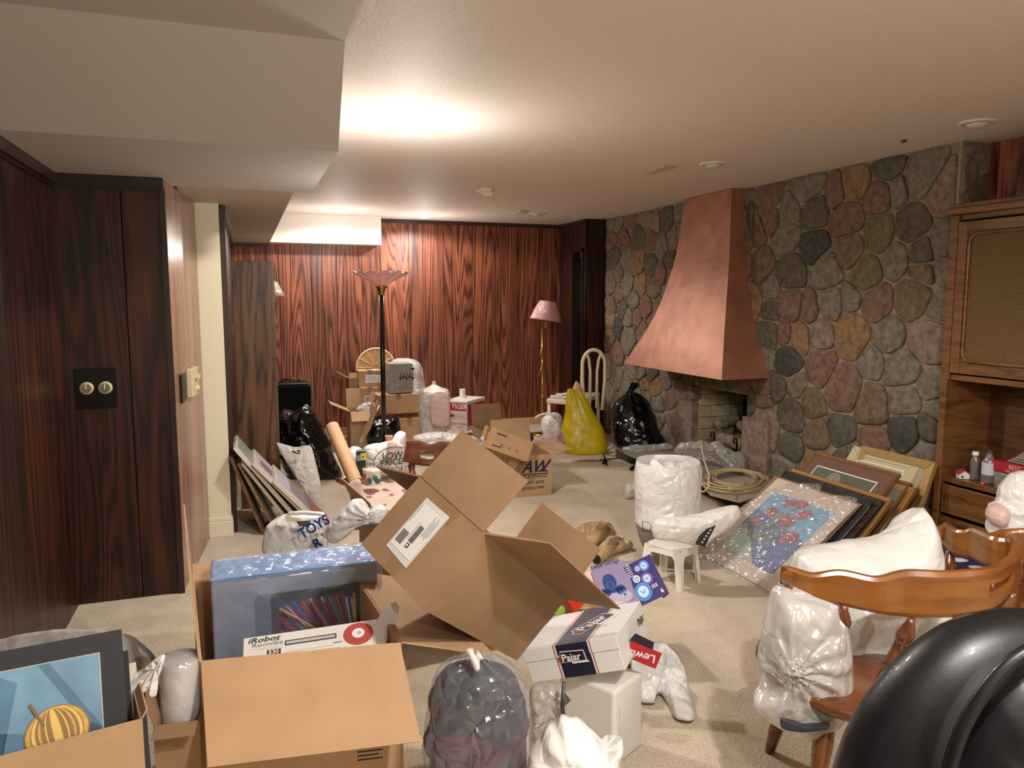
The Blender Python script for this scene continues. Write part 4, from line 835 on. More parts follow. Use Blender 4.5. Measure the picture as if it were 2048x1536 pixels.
coil = thing('cable_coil', 'large flat coil of tan cable lying on the hearth', 'cable', V((cc.x, cc.y, .15)))
a_, b_2 = (G(1540, 962, .17)-G(1400, 962, .17))/2, (G(1468, 938, .17)-G(1468, 985, .17))/2
rc = random.Random(3)
for k in range(9):
    m = MB(); s = .98-.05*k+rc.uniform(-.02, .02); oo = V((rc.uniform(-.02, .02), rc.uniform(-.02, .02), .004+.004*(k % 3)+.002*k)); ph = rc.uniform(0, 6)
    m.tube([cc+oo+a_*s*math.cos(t*math.pi/18+ph)*(1+.03*math.sin(2*t))+b_2*s*math.sin(t*math.pi/18+ph) for t in range(35)], .006, n=6); m.build('loop', CAB, coil, smooth=True)
m = MB(); m.tube([P(1403, 880, 5.2), P(1404, 900, 5.1), P(1410, 925, 4.9), P(1418, 950, 4.75), P(1417, 975, 4.7), P(1408, 984, 4.7), P(1395, 980, 4.75)], .006, n=6); m.build('loose_end', CAB, coil, smooth=True)
m = MB(); m.tube([G(1195, 905, .01), G(1212, 885, .09), G(1205, 905, .01), G(1214, 930, .02)], .006); m.tube([G(1222, 882, .12), G(1235, 882, .12), G(1238, 900, .02), G(1262, 925, .02), G(1285, 926, .01), G(1250, 915, .01), G(1200, 920, .01)], .005); cd_ = tag(m.build('extension_cord', IRON, smooth=True), 'tangled dark extension cord in front of the black bag', 'cord')
m = MB(); a, b_ = G(1204, 903, .028), G(1218, 897, .03); m.lathe(a, b_, [(0, .026), (.7, .026), (1, .016)], n=16); m.lathe(a, G(1226, 893, .10), [(0, .012), (1, .012)], n=12); m.lathe(G(1222, 892, .10), G(1238, 892, .09), [(0, .014), (1, .014)], n=12); m.lathe(G(1236, 892, .09), G(1240, 906, .01), [(0, .02), (.4, .014), (1, .012)], n=12); tag(m.build('lamp_socket', M('ivory_plastic', '#c9b795', .4), smooth=True), 'old ivory lamp sockets with cord by the yellow bag', 'lamp socket')
for (x, y, lb) in ((1207, 926, 'black plug lying on the carpet at the cord end'), (1262, 938, 'black plug lying by the hearth front')):
    q = G(x, y, .015); m = MB(); m.lathe(q, q+V((.05, .03, .01)), [(0, .016), (.6, .018), (1, .008)], n=10); m.tube([q+V((0, 0, 0)), q+V((-.02, -.015, 0))], .004); tag(m.build('plug', IRON, smooth=True), lb, 'plug')
# ---- captain's chair seen behind the tilted box
CH = wood('honey_maple', '#875323', '#6b3f1a', .28, (5, 5, 26), coat=.5); CHD = wood('red_maple', '#70402a', '#532d1a', .3, (5, 5, 26), coat=.5); CHL = wood('dark_maple', '#6d3d1c', '#4f2a12', .25, (6, 6, 12), coat=.6)
def spline(pts, n=8):
    out = []; L = len(pts)
    for i in range(L-1):
        a, b, c, d = pts[max(i-1, 0)], pts[i], pts[i+1], pts[min(i+2, L-1)]
        for k in range(n):
            t = k/n; out.append(tuple(.5*((2*b[j])+(c[j]-a[j])*t+(2*a[j]-5*b[j]+4*c[j]-d[j])*t*t+(3*b[j]-a[j]-3*c[j]+d[j])*t**3) for j in range(len(b))))
    out.append(pts[-1]); return out
def rail(name, cps, th, mat, parent, slot=None, inward=None):
    """cps: (x,y,ztop,zbot); board on edge following the curve; slot=(i0,i1,z0frac,z1frac)"""
    s = spline(cps, 10); n = len(s); cen = V((sum(p[0] for p in s)/n, sum(p[1] for p in s)/n, 0)) if inward is None else inward
    m = MB(); vs = []; fs = []; cols = []
    lev_ = [0, .10, .32, .64, .90, 1.]
    for i, p in enumerate(s):
        a = V(s[max(i-1, 0)][:2]+(0,)); b = V(s[min(i+1, n-1)][:2]+(0,)); t = (b-a).normalized(); nn = V((-t.y, t.x, 0))
        if nn.dot(cen-V((p[0], p[1], 0))) < 0: nn = -nn
        for side in (0, 1):
            for j, l in enumerate(lev_):
                z = p[3]+(p[2]-p[3])*l; e = .5 if l in (0, 1.) else 0.
                vs.append(V((p[0], p[1], z))+nn*((th-.006*e*2) if side else .006*e*2)+V((0, 0, 0)))
    Lk = len(lev_); S = 2*Lk
    for i in range(n-1):
        hole = slot and slot[0] <= i < slot[1]
        for j in range(Lk-1):
            if hole and j == 2: continue
            fs.append((i*S+j, (i+1)*S+j, (i+1)*S+j+1, i*S+j+1)); fs.append((i*S+Lk+j, i*S+Lk+j+1, (i+1)*S+Lk+j+1, (i+1)*S+Lk+j))
        fs.append((i*S, i*S+Lk, (i+1)*S+Lk, (i+1)*S)); fs.append((i*S+Lk-1, (i+1)*S+Lk-1, (i+1)*S+S-1, i*S+S-1))
        if hole: fs.append((i*S+2, (i+1)*S+2, (i+1)*S+Lk+2, i*S+Lk+2)); fs.append((i*S+3, i*S+Lk+3, (i+1)*S+Lk+3, (i+1)*S+3))
    if slot:
        for i in (slot[0], slot[1]): fs.append((i*S+2, i*S+3, i*S+Lk+3, i*S+Lk+2))
    for i in (0, n-1): fs.append(tuple(i*S+j for j in range(Lk))+tuple(i*S+Lk+j for j in reversed(range(Lk))))
    m.add(vs, fs); return m.build(name, mat, parent, smooth=False, bevel=.004)
SPIN = [(0, .010), (.06, .012), (.14, .019), (.22, .024), (.30, .021), (.33, .016), (.345, .021), (.36, .018), (.5, .019), (.68, .023), (.74, .024), (.76, .018), (.775, .022), (.86, .024), (.88, .019), (.9, .023), (1, .022)]
YL = 4.25
r = thing('captains_chair', 'reddish wooden captains chair behind the tilted box', 'chair', (P(880, 980, YL).x, P(880, 980, YL).y, 0))
def cp(x, y, d, y2): a, b = P(x, y, d), P(x, y2, d); return (a.x, a.y, a.z, b.z)
rail('back_rail', [cp(670, 956, 3.75, 964), cp(690, 950, 3.85, 970), cp(740, 905, 4.1, 940), cp(800, 882, 4.35, 925), cp(830, 880, 4.42, 930), cp(855, 884, 4.45, 932), cp(890, 881, 4.45, 930), cp(935, 895, 4.35, 940), cp(985, 930, 4.1, 960)], .03, CHD, r, slot=(43, 54), inward=P(850, 900, 3.2)*1)
for (x, d) in ((822, 4.45), (886, 4.45), (760, 4.3)):
    a = P(x, 928, d); m = MB(); m.lathe(a+V((0, 0, .01)), V((a.x, a.y-.05, .44)), [(t, q*1.0) for t, q in SPIN], n=14); m.build('spindle', CHD, r, smooth=True)
c = P(850, 960, 4.1); m = MB(); m.lathe((c.x, c.y, .405), (c.x, c.y, .44), [(0, .24), (.3, .27), (.8, .275), (1, .25)], n=32); m.build('seat', CHD, r, smooth=True)
for s in range(4):
    th = math.pi/4+s*math.pi/2; q = V((c.x+.2*math.cos(th), c.y+.2*math.sin(th), .41)); m = MB(); m.lathe(q, V((c.x+.27*math.cos(th), c.y+.27*math.sin(th), 0)), [(0, .018), (.4, .022), (1, .014)], n=12); m.build('leg', CHD, r, smooth=True)
# ---- LOW PRICE bag, tea box, mug, tube
bgS = bag('plastic_bag', 'white supermarket bag printed LOW PRICE EVERY DAY on the wooden chair', [(726, 900), (735, 890), (770, 884), (790, 880), (790, 868), (800, 862), (812, 866), (813, 885), (808, 915), (802, 945), (790, 955), (755, 952), (728, 945)], 3.95, .05, WHT, seed=41, amp=.010, freq=8)
bag('plastic_bag', 'white bag bulging behind the brown tube', [(690, 905), (705, 892), (722, 897), (728, 925), (725, 955), (708, 958), (695, 935), (685, 918)], 4.2, .05, WHT, seed=42, amp=.012)
dc = Decal(P(757, 950, 3.84), rt*.98+up*.10, up); GG = M('print_green', '#1f3a2c', .5)
dc.text('LOW', .018, .078, .046, GG, bold=.02).text('PRICE', .01, .045, .044, GG, bold=.02).text('EVERY DAY', .0, .010, .034, GG, bold=.008, sx=.85)
for k in range(20): t, t2 = [math.radians(60+k_*13) for k_ in (k, k+1)]; dc.line((.075+.10*math.cos(t), .06+.075*math.sin(t)), (.075+.10*math.cos(t2), .06+.075*math.sin(t2)), .004, GG)
dc.build('lettering', bgS)
bag('pink_roll', 'pink rolls seen through the supermarket bag', [(776, 884), (792, 884), (790, 925), (774, 925)], 3.88, .012, PNK, seed=2, amp=.003, rag=0)
a = P(778, 882, 4.2); m = MB(); m.lathe(a+V((0, 0, -.05)), a+V((0, 0, .03)), [(0, .022), (1, .022)], n=20); m.lathe(a+V((0, 0, .03)), a+V((0, 0, .0305)), [(0, .012), (1, .012)], INK, n=16); tag(m.build('paper_roll', M('salmon_paper', '#c4917a', .6)), 'small salmon paper roll poking out behind the supermarket bag', 'roll')
T = frame3(P(713, 962, 3.8), P(724, 967, 3.75), P(716, 962, 4.2)); r = carton('tea_box', 'slim dark green tea box with a yellow label standing beside the supermarket bag', Matrix.Translation(P(713, 962, 3.85)) @ Matrix.Rotation(-.25, 4, 'Z'), .045, .05, .155, closed=True, mat=GRN, tape=False)
dc = Decal(P(713, 922, 3.80), rt, up, .002); dc.rect(0, .0, .022, .03, M('lilac_print', '#8580b5', .5)).rect(.022, .005, .05, .04, M('yellow_label', '#d8d435', .5)).rect(.03, .015, .037, .025, INK, 2); dc.build('top_label', r)
MUG = M('mug_white', '#ded6cc', .25); a = P(744, 970, 3.72); t = P(744, 936, 3.72)
r = thing('mug', 'white and teal patterned mug filled with brown liquid', 'mug', a); m = MB(); m.lathe(a, t, [(0, .036), (.05, .04), (.8, .046), (1, .047)], n=28); m.build('cup_body', MUG, r, smooth=True)
m = MB(); m.lathe(t+V((0, 0, -.001)), t+V((0, 0, .0015)), [(0, .04), (1, .041)], n=24); m.build('liquid', M('cocoa', '#5a2a1c', .3), r)
for k, (an, zz, mm) in enumerate([(-95, .35, 'teal_glaze'), (-60, .5, 'teal_glaze'), (-120, .25, 'rose_glaze'), (-80, .7, 'sand_glaze'), (-40, .3, 'teal_glaze'), (-135, .6, 'rose_glaze')]):
    th = math.radians(an)-YAW; ce = a.lerp(t, zz)+V((math.cos(th), math.sin(th), 0))*.0445; mm = M(mm, {'teal_glaze': '#2f6a6e', 'rose_glaze': '#b97a6c', 'sand_glaze': '#c9b48c'}[mm], .25)
    dc = Decal(ce, V((-math.sin(th), math.cos(th), 0)), V((0, 0, 1))); dc.ell(0, 0, .013, .018, mm, 1, 14, .4*k); dc.build('painted_leaf', r)
TUBE = M('kraft_tube', '#b68f69', .7, var=.06, vs=8); a, b_ = P(664, 853, 4.0), P(712, 966, 3.75)
r = thing('mailing_tube', 'long brown cardboard mailing tube leaning to the left', 'tube', b_); m = MB(); m.lathe(a, b_, [(0, .036), (1, .036)], n=28); m.build('tube_wall', TUBE, r, smooth=False)
m = MB(); m.lathe(a+(a-b_).normalized()*.001, a+(a-b_).normalized()*.0015, [(0, .032), (1, .032)], n=24); m.build('open_end', CARD_D, r)
# ================================================================ NEAR OBJECTS
def bag3(name, label, pts, n, tf, mat, parent=None, cat='bag', group=None, **k):
    mb = MB(); pillow(mb, pts, n, tf, **k)
    if parent is not None: return mb.build(name, mat, parent, smooth=True, label=label)
    return tag(mb.build(name, mat, smooth=True), label, cat, group)
# ---- floral box that carries the supermarket bag, mug and tea box
FLO = M('floral_paper', '#b9a493', .6, var=.05, vs=12)
ZT = .555; q = [G(700, 1022, ZT), G(838, 1018, ZT), G(822, 948, ZT), G(706, 952, ZT)]
r = thing('wrapped_box', 'box wrapped in pale floral paper under the mug and supermarket bag', 'box', V((sum(p.x for p in q)/4, sum(p.y for p in q)/4, 0)))
m = MB(); m.prism([V((p.x, p.y, .465)) for p in q], (0, 0, ZT-.466)); m.build('box_body', FLO, r, bevel=.004)
dc = Decal(q[0], q[1]-q[0], (q[3]-q[0])); FR = M('flower_red', '#a8474b', .6); FP = M('flower_plum', '#84606a', .6); FG = M('stem_olive', '#8d8058', .6)
rf = random.Random(8)
for k in range(16):
    x, y = rf.uniform(.03, .30), rf.uniform(.02, .52); mm = [FP, FP, FR, FG][k % 4]
    for j in range(4): dc.ell(x+rf.uniform(-.015, .015), y+rf.uniform(-.02, .02), .011, .007, mm, 1+j*.2, 9, rf.uniform(0, 3))
    dc.line((x, y), (x+rf.uniform(-.03, .03), y-.03), .002, FG, 1)
dc.build('flower_print', r)
bag3('wrapping_paper', 'pale floral wrapping paper crumpled at the foot of the brown tube', [P(x, y, 3.62) for x, y in [(697, 968), (712, 958), (722, 962), (728, 985), (740, 1000), (735, 1012), (705, 1010), (700, 990)]], -hfw, .02, FLO, seed=3, amp=.008, cat='paper')
# ---- open box with books and white bag, behind the blue box
T = yawT((.56, 3.15, 0), .12)
carton('cardboard_box', 'open brown box holding grey books behind the tablet carton', T, .42, .5, .46, flaps=[('x0', 25, .2), ('y0', 130, .2)], mat=CARD)
BKG = [M('book_grey_%d' % i, c, .6) for i, c in enumerate(['#8d8c93', '#a3a1a6', '#75757d'])]
for k in range(5):
    T2 = Matrix.Translation(T @ V((.10+.052*k, .05, .02))) @ Matrix.Rotation(.12, 4, 'Z')
    m = MB(); m.box((0, 0, 0), (.044, .3, .41+.012*(k % 3)), None, T2); tag(m.build('book', BKG[k % 3], bevel=.003), ['grey book', 'pale grey book', 'dark grey book', 'second grey book', 'second pale grey book'][k]+' standing in the brown box behind the tablet carton', 'book', 'grey books in the brown box')
bag('plastic_bag', 'soft white bag with a knotted ear lying over the open box of books', [(652, 1058), (672, 1032), (690, 1012), (706, 998), (722, 998), (735, 1012), (742, 1026), (748, 1014), (765, 1011), (777, 1020), (770, 1040), (745, 1046), (716, 1052), (695, 1072), (672, 1086), (655, 1082)], 3.1, .06, WHT2, seed=51, amp=.012, freq=8, knotpx=(742, 1030), kamp=.012)
bgT = sack('plastic_bag', 'white handled shop bag with big blue letters in front of the leaning canvases', [(1030, 570, 648), (1045, 540, 650), (1070, 533, 652), (1110, 530, 655), (1180, 530, 655), (1240, 535, 650)], 3.55, WHT2, ratio=.6, ex=3, amp=.018, freq=7, seed=52)
m = MB(); m.tube([P(575, 1036, 3.4), P(580, 1027, 3.4), P(605, 1025, 3.4), P(645, 1028, 3.4), P(650, 1045, 3.4)], .010, n=8); m.build('handle', WHT2, bgT, smooth=True)
m = MB(); m.plate([P(x, y, 3.37) for x, y in ((592, 1042), (622, 1041), (618, 1055), (598, 1052))], .002); m.build('hand_hole_shade', M('shadow_grey', '#55504a', .8), bgT)  # grey plate paints the shade inside the hand hole
m = MB(); m.plate([P(x, y, 3.35) for x, y in ((570, 1032), (600, 1036), (602, 1042), (575, 1044))], .004); m.build('paper_tag', M('cream_card', '#d8cdb8', .6), bgT)
dc = Decal(P(604, 1078, 3.33), rt*.85+up*.5, up*.85-rt*.5); dc.text('TOYS', 0, 0, .062, BLUE, bold=.03, sx=.95); dc.text('R', .03, -.07, .06, BLUE, bold=.03); dc.build('lettering', bgT)
# ---- big tilted box
R_ = Matrix(((-.394, .612, .686), (.844, .536, .008), (.363, -.582, .727)))
S_ = .84; o = EYE+(V((.484, 2.187, .551))-EYE)*S_; T = Matrix.Translation(o) @ R_.to_4x4()
w_, d_, h_ = .352*S_, .753*S_, .30*S_
# here local x runs along the labelled side, y along the shaded side, z towards the open top
r = carton('large_open_box', 'large empty cardboard box tipped on its corner with all flaps open', T, w_, d_, h_, flaps=[('y0', -2, .18), ('y1', -6, .20), ('x0', 62, .19), ('x1', 112, .17)], mat=CARD_D, th=.006)
for c in r.children:
    if c.name.startswith('flap.') or c.name == 'flap': pass
R3 = T.to_3x3()
dc = Decal(T @ V((w_, 0, 0)), R3 @ V((-1, 0, 0)), R3 @ V((0, 0, 1)), .0012)
# shipping pouch
k_ = S_/.88; X_ = lambda a: a*k_
dc.poly([(X_(.077), X_(.05)), (X_(.185), X_(.045)), (X_(.187), X_(.232)), (X_(.077), X_(.23))], M('pouch', '#d3d0cc', .2, coat=.4), 2)
dc.poly([(.12, .001), (.16, .001), (.165, .06), (.115, .06)], TAPE, 1).poly([(.10, .22), (.19, .2), (.2, .25), (.12, .25)], TAPE, 1)
LP = M('label_paper', '#e0ddd8', .5); dc.rect(.078, .062, .170, .205, LP, 3)
for k in range(11): dc.rect(.084, .078+k*.0036, .110, .0798+k*.0036, INK, 4)
for k in range(18): dc.rect(.122+.0, .10+k*.003, .140, .1016+k*.003, INK, 4)
dc.rect(.125, .082, .137, .095, INK, 4).rect(.128, .085, .134, .092, LP, 5)
for k, (a, b) in enumerate(((.160, .198), (.164, .185), (.158, .20), (.166, .192))): dc.rect(.146+.006*k, a-.03, .148+.006*k, b, GREY, 4)
dc.rect(.115, .10, .1165, .16, GREY, 4).rect(.081, .14, .083, .2, GREY, 4)
dc.build('shipping_label', r, label='white shipping pouch with bar codes taped on')
# ---- shoe box
RP = Matrix(((.69, .686, -.23), (-.646, .727, .231), (.326, -.011, .945))); 
def ortho(Rm):
    x = Rm.col[0].normalized(); y = (Rm.col[1]-x*Rm.col[1].dot(x)).normalized(); z = x.cross(y); return Matrix((x, y, z)).transposed()
RP = ortho(RP); S2 = 1.0; o = EYE+(V((.85, 2.195, .238))-EYE)*S2; T = Matrix.Translation(o) @ RP.to_4x4(); w_, d_, h_ = .34*S2, .311*S2, .111*S2
SB = M('shoe_box_white', '#dcdad6', .35, coat=.2); r = thing('shoe_box', 'white shoe box with a navy band across lid and side', 'shoe box', T @ V((w_/2, d_/2, 0)))
lh = .042; m = MB(); m.box((.004, .004, 0), (w_-.004, d_-.004, h_-.005), None, T); m.build('box_body', SB, r, bevel=.002)
m = MB(); m.box((0, 0, h_-lh), (w_, d_, h_), None, T); m.build('lid', SB, r, bevel=.002)
R3 = RP; x0, x1 = w_*.37, w_*.70
for nm, oo, u, v, ya, yb, off in (('lid_print', (0, 0, h_), (1, 0, 0), (0, 1, 0), 0, d_, 0), ('front_lid_print', (0, 0, 0), (1, 0, 0), (0, 0, 1), h_-lh+.0008, h_, 0), ('front_print', (0, .004, 0), (1, 0, 0), (0, 0, 1), .0005, h_-lh-.0008, 0)):
    dc = Decal(T @ V(oo), R3 @ V(u), R3 @ V(v), .0008); dc.rect(x0, ya, x1, yb, NAVY)
    for xx in (x0-.010, x1+.006): dc.rect(xx, ya, xx+.003, yb, RED)
    dc.rect(x0-.003, ya, x0-.0005, yb, WHITE, 1.5); dc.rect(x1+.0005, ya, x1+.003, yb, WHITE, 1.5)
    LF = RED
    def logo(dc, x, y, s, ang):
        c, q = math.cos(ang), math.sin(ang); f = lambda a, b: (x+a*c*s-b*q*s, y+a*q*s+b*c*s)
        dc.poly([f(-.30, .0), f(-.2, -.14), f(2.55, -.16), f(2.75, -.35), f(1.0, -.33), f(.95, -.2), f(2.35, -.2), f(2.45, .85), f(.0, .98), f(-.12, .6), f(-.38, .5)], WHITE, 2)
        dc.poly([f(-.26, .06), f(-.16, -.08), f(2.4, -.1), f(2.34, .78), f(.03, .9), f(-.08, .54), f(-.3, .42)], NAVY, 3)
        dc.poly([f(-.28, .3), f(-.13, .42), f(-.1, .62), f(.06, .5), f(.04, .0), f(-.14, .02), f(-.16, .16)], RED, 4)
        dc.text('Pajar', x+.04*s*c, y+.04*s*q, s, WHITE, 5, ang=ang, bold=.02, sx=1.0)
    if nm == 'lid_print': logo(dc, (x0+x1)/2+.015, d_*.26, .062, math.radians(62))
    if nm == 'front_print': pass
    dc.build(nm, r)
dc = Decal(T @ V((0, 0, 0)), R3 @ V((1, 0, 0)), R3 @ V((0, 0, 1)), .0012); logo(dc, (x0+x1)/2-.045, h_-lh-.012, .034, 0); dc.build('front_logo', r)
dc = Decal(T @ V((w_, 0, 0)), R3 @ V((0, 1, 0)), R3 @ V((0, 0, 1)), .0012); dc.text('Pajar', d_*.70, h_*.48, .036, INK, bold=.02, k=2).rect(.05, .006, .13, .009, GREY, 2); dc.build('end_logo', r)
# ---- styrofoam box and bags under the shoe box
STY = M('styrofoam', '#dedad3', .8, bmp=.35, bs=120, bd=.003)
n0 = G(1226, 1540); f1 = G(1283, 1492); yw = math.atan2(f1.y-n0.y, f1.x-n0.x); wd = (f1-n0).length
ux = V((math.cos(yw), math.sin(yw), 0)); uy = V((-ux.y, ux.x, 0)); hz = P(1222, 1366, (n0-EYE).dot(fw)).z
r = thing('foam_box', 'white styrofoam box standing under the shoe box', 'foam box', n0+ux*wd/2+uy*.1)
T = Matrix.Translation(n0) @ Matrix.Rotation(yw, 4, 'Z'); hz = .262; m = MB(); m.box((0, 0, 0), (wd, .22, hz), None, T); m.build('box_body', STY, r, bevel=.010); m = MB(); m.box((.03, -.0015, .10), (.032, .0, .2), None, T); m.build('side_groove', M('groove_grey', '#b5b0a8', .8), r)
bgK = bag('plastic_bag', 'thin clear bag with a dark knot squeezed between the clothes bag and the foam box', [(1062, 1372), (1100, 1362), (1128, 1368), (1134, 1400), (1134, 1480), (1130, 1640), (1070, 1640), (1060, 1560), (1058, 1450)], 2.12, .05, plastic('clear_grey_film', '#b9b3ab', .2, .7, 14, alpha=.5), seed=61, amp=.02, knotpx=(1130, 1402), kamp=.02)
m = MB(); m.tube([P(1128, 1365, 2.05), P(1126, 1385, 2.05), P(1131, 1400, 2.04), P(1125, 1412, 2.05), P(1128, 1440, 2.05)], [.006, .005, .014, .006, .005]); m.build('tie', M('grey_tie', '#4c453e', .5), bgK, smooth=True)
# clothes in a clear bag
r = thing('clothes_bag', 'clear plastic bag full of dark clothes tied with a white knot', 'bag', V((P(955, 1500, 2.0).x, P(955, 1500, 2.0).y, 0)))
sack('folded_clothes', 'charcoal clothes', [(1334, 905, 995), (1348, 878, 1020), (1370, 870, 1036), (1400, 862, 1046), (1450, 858, 1052), (1560, 858, 1050), (1700, 870, 1040), (1740, 885, 1030)], 2.0, M('charcoal_clothes', '#25262e', .9, var=.35, vs=9, bmp=.6, bs=20), ratio=.74, amp=.016, freq=9, seed=62, parent=r)
sack('red_garment', 'maroon garment', [(1436, 872, 1040), (1446, 862, 1050), (1470, 858, 1053), (1492, 860, 1052), (1503, 868, 1044)], 1.995, M('maroon_clothes', '#48202a', .9, var=.5, vs=14, bmp=.6, bs=20), ratio=.76, amp=.016, freq=12, seed=63, parent=r, floor=False)
sack('bag_film', None, [(1308, 940, 958), (1322, 905, 990), (1336, 878, 1022), (1360, 862, 1044), (1400, 854, 1056), (1470, 849, 1062), (1560, 850, 1060), (1700, 862, 1048), (1745, 875, 1035)], 1.99, plastic('clothes_film', '#d4d4dc', .12, 1., 18, alpha=.07), ratio=.83, amp=.012, freq=9, pleat=.02, neck=.12, seed=64, parent=r)
m = MB(); m.tube([P(938, 1300, 1.93), P(944, 1312, 1.92), P(950, 1322, 1.93), P(955, 1340, 1.9)], [.012, .008, .014, .006]); m.tube([P(950, 1318, 1.93), P(962, 1308, 1.93)], [.008, .014]); m.build('bag_knot', WHT, r, smooth=True)
bag('plastic_bag', 'bright white plastic bag in the foreground below the shoe box', [(1050, 1560), (1058, 1510), (1080, 1480), (1098, 1452), (1112, 1448), (1124, 1434), (1142, 1440), (1156, 1438), (1185, 1462), (1212, 1488), (1243, 1478), (1247, 1500), (1236, 1540), (1215, 1600), (1150, 1650), (1070, 1630)], 1.78, .07, WHT2, seed=65, amp=.035, freq=11)
zf = lambda y: max(.02, .16*(1400-y)/110)
bgW = bag3('plastic_bag', 'white shop bag with a red and navy logo lying on the carpet', [G(x, y, min(.13, zf(y))) for x, y in [(1262, 1310), (1285, 1292), (1308, 1284), (1325, 1283), (1338, 1296), (1356, 1316), (1370, 1342), (1378, 1372), (1384, 1405), (1390, 1436), (1376, 1443), (1352, 1436), (1340, 1412), (1322, 1386), (1306, 1392), (1310, 1404), (1282, 1404), (1272, 1380), (1262, 1345)]], V((-.2, -.45, .87)), .035, WHT2, seed=66, amp=.020, freq=13, floor=.002, center=G(1326, 1345, .04), pw=4)
LG = [G(x, y, .16) for x, y in ((1266, 1338), (1330, 1372))]
dc = Decal(P(1314, 1318, 2.44), -rt*.86+up*.22, -up*.9-rt*.1+hfw*.25, .002)
dc.poly([(-.012, -.028), (.09, -.045), (.11, .018), (.0, .035)], M('logo_red', '#b8232f', .4), 2).poly([(.02, -.06), (.085, -.075), (.10, -.045), (.09, -.042), (.02, -.032)], NAVY, 2).text('Lewis', .006, -.014, .042, WHITE, 3, bold=.02, sx=.95)
dc.build('lettering', bgW)
# ---- box of toys with carriage print behind the shoe box
T = yawT((1.16, 2.62, 0), -.12)
carton('cardboard_box', 'open cardboard box of toys behind the shoe box', T, .30, .30, .30, flaps=[('x1', 75, .14), ('y0', 100, .05)], mat=CARD)
cards = thing('carriage_box', 'opened purple toy carton printed with a blue pumpkin carriage and medallions', 'toy box', P(1250, 1205, 2.85))
LIL = M('lilac_card', '#8f82a0', .4); LIL2 = M('pale_lilac_card', '#b3a6bd', .4); DP = M('deep_purple', '#3a3070', .4); SKB = M('sky_medallion', '#4f8ad0', .4); PLB = M('pale_blue', '#c3dcf2', .4); PUR2 = M('violet_medallion', '#7a62a8', .4); CARB = M('carriage_blue', '#24417f', .4)
def quad(m_, pts, th, name, parent): b = MB(); b.plate(pts, th); return b.build(name, m_, parent)
c1 = [P(1206, 1222, 2.80), P(1277, 1208, 2.80), P(1251, 1119, 2.92), P(1180, 1133, 2.92)]; c1[2] = c1[1]+c1[3]-c1[0]; quad(LIL, c1, .004, 'carriage_card', cards)
u = (c1[1]-c1[0]); v = (c1[3]-c1[0]); W1, H1 = u.length, v.length; nn = u.cross(v).normalized()
dc = Decal(c1[0]+nn*.0025, u, v); dc.ell(.065, .04, .06, .03, LIL2, 1).ell(.055, .105, .026, .034, CARB, 2, 24).ell(.03, .066, .020, .017, CARB, 2).ell(.088, .068, .020, .019, CARB, 2).rect(.02, .06, .1, .078, CARB, 2)
for cx__, rr in ((.022, .017), (.098, .019)):
    for k in range(8): t = k*math.pi/4; dc.line((cx__, .045), (cx__+rr*math.cos(t), .045+rr*math.sin(t)), .002, PLB, 3)
    dc.ell(cx__, .045, .005, .005, CARB, 4, 8)
for k in range(12): t, t2 = k*math.pi/6, (k+1)*math.pi/6; dc.line((.055+.013*math.cos(t), .09+.016*math.sin(t)), (.055+.013*math.cos(t2), .09+.016*math.sin(t2)), .002, SKB, 3)
dc.text('Center Carriage', .0, .170, .028, DP, 2, ang=.1, shear=.4, bold=.01, sx=.62)
for k in range(6): dc.rect(-.006, .02+k*.012, .012, .024+k*.012, WHITE, 2)
dc.build('carriage_print', cards)
c2 = [P(1284, 1212, 2.80), P(1338, 1186, 2.80), P(1296, 1119, 2.90), P(1247, 1134, 2.90)]; c2[2] = c2[1]+c2[3]-c2[0]; quad(DP, c2, .004, 'medallion_card', cards)
u = (c2[1]-c2[0]); v = (c2[3]-c2[0]); nn = u.cross(v).normalized(); dc = Decal(c2[0]+nn*.0025, u, v)
for (x, y, rr, mm) in ((.028, .045, .033, SKB), (.062, .085, .022, PUR2), (.025, .100, .014, PLB), (.072, .135, .02, SKB), (.045, .135, .013, PUR2)): dc.ell(x, y, rr, rr*1.1, mm, 1+rr*10, 24).ell(x, y, rr*.62, rr*.7, PLB if mm is not PLB else LIL2, 2+rr*10, 20).line((x-rr*.3, y+rr*.2), (x, y-rr*.2), .003, mm, 3+rr*10).line((x+rr*.3, y+rr*.2), (x, y-rr*.2), .003, mm, 3+rr*10)
for k in range(6): dc.rect(.004, .115+k*.009, .022, .118+k*.009, WHITE, 2)
dc.text('6', .088, .012, .022, WHITE, 2, bold=.03)
for k in range(3): dc.rect(.066+k*.008, .04, .070+k*.008, .055, WHITE, 2)
dc.build('medallion_print', cards)
quad(M('dark_purple_tab', '#2b2547', .5), [P(1326, 1196, 2.8), P(1338, 1186, 2.8), P(1332, 1178, 2.85), P(1320, 1184, 2.85)], .004, 'side_tab', cards)
quad(M('pink_print_card', '#cf9aa0', .5), [P(1168, 1172, 2.86), P(1188, 1166, 2.86), P(1180, 1142, 2.92), P(1160, 1152, 2.92)], .004, 'end_flap', cards)
T = Matrix.Translation(P(1150, 1228, 2.80)) @ Matrix.Rotation(-.5, 4, 'Y') @ Matrix.Rotation(.3, 4, 'Z'); m = MB(); m.box((0, 0, 0), (.11, .05, .07), None, T); tag(m.build('toy_carton', M('bright_red_card', '#c8321f', .4), bevel=.003), 'bright red toy carton wedged behind the shoe box', 'toy box')
T = Matrix.Translation(P(1166, 1190, 2.86)) @ Matrix.Rotation(.4, 4, 'Y'); m = MB(); m.box((0, 0, 0), (.05, .04, .03), None, T); tag(m.build('toy_carton', M('yellow_card', '#d9b53a', .4), bevel=.002), 'small yellow piece of packaging above the red toy carton', 'toy box')
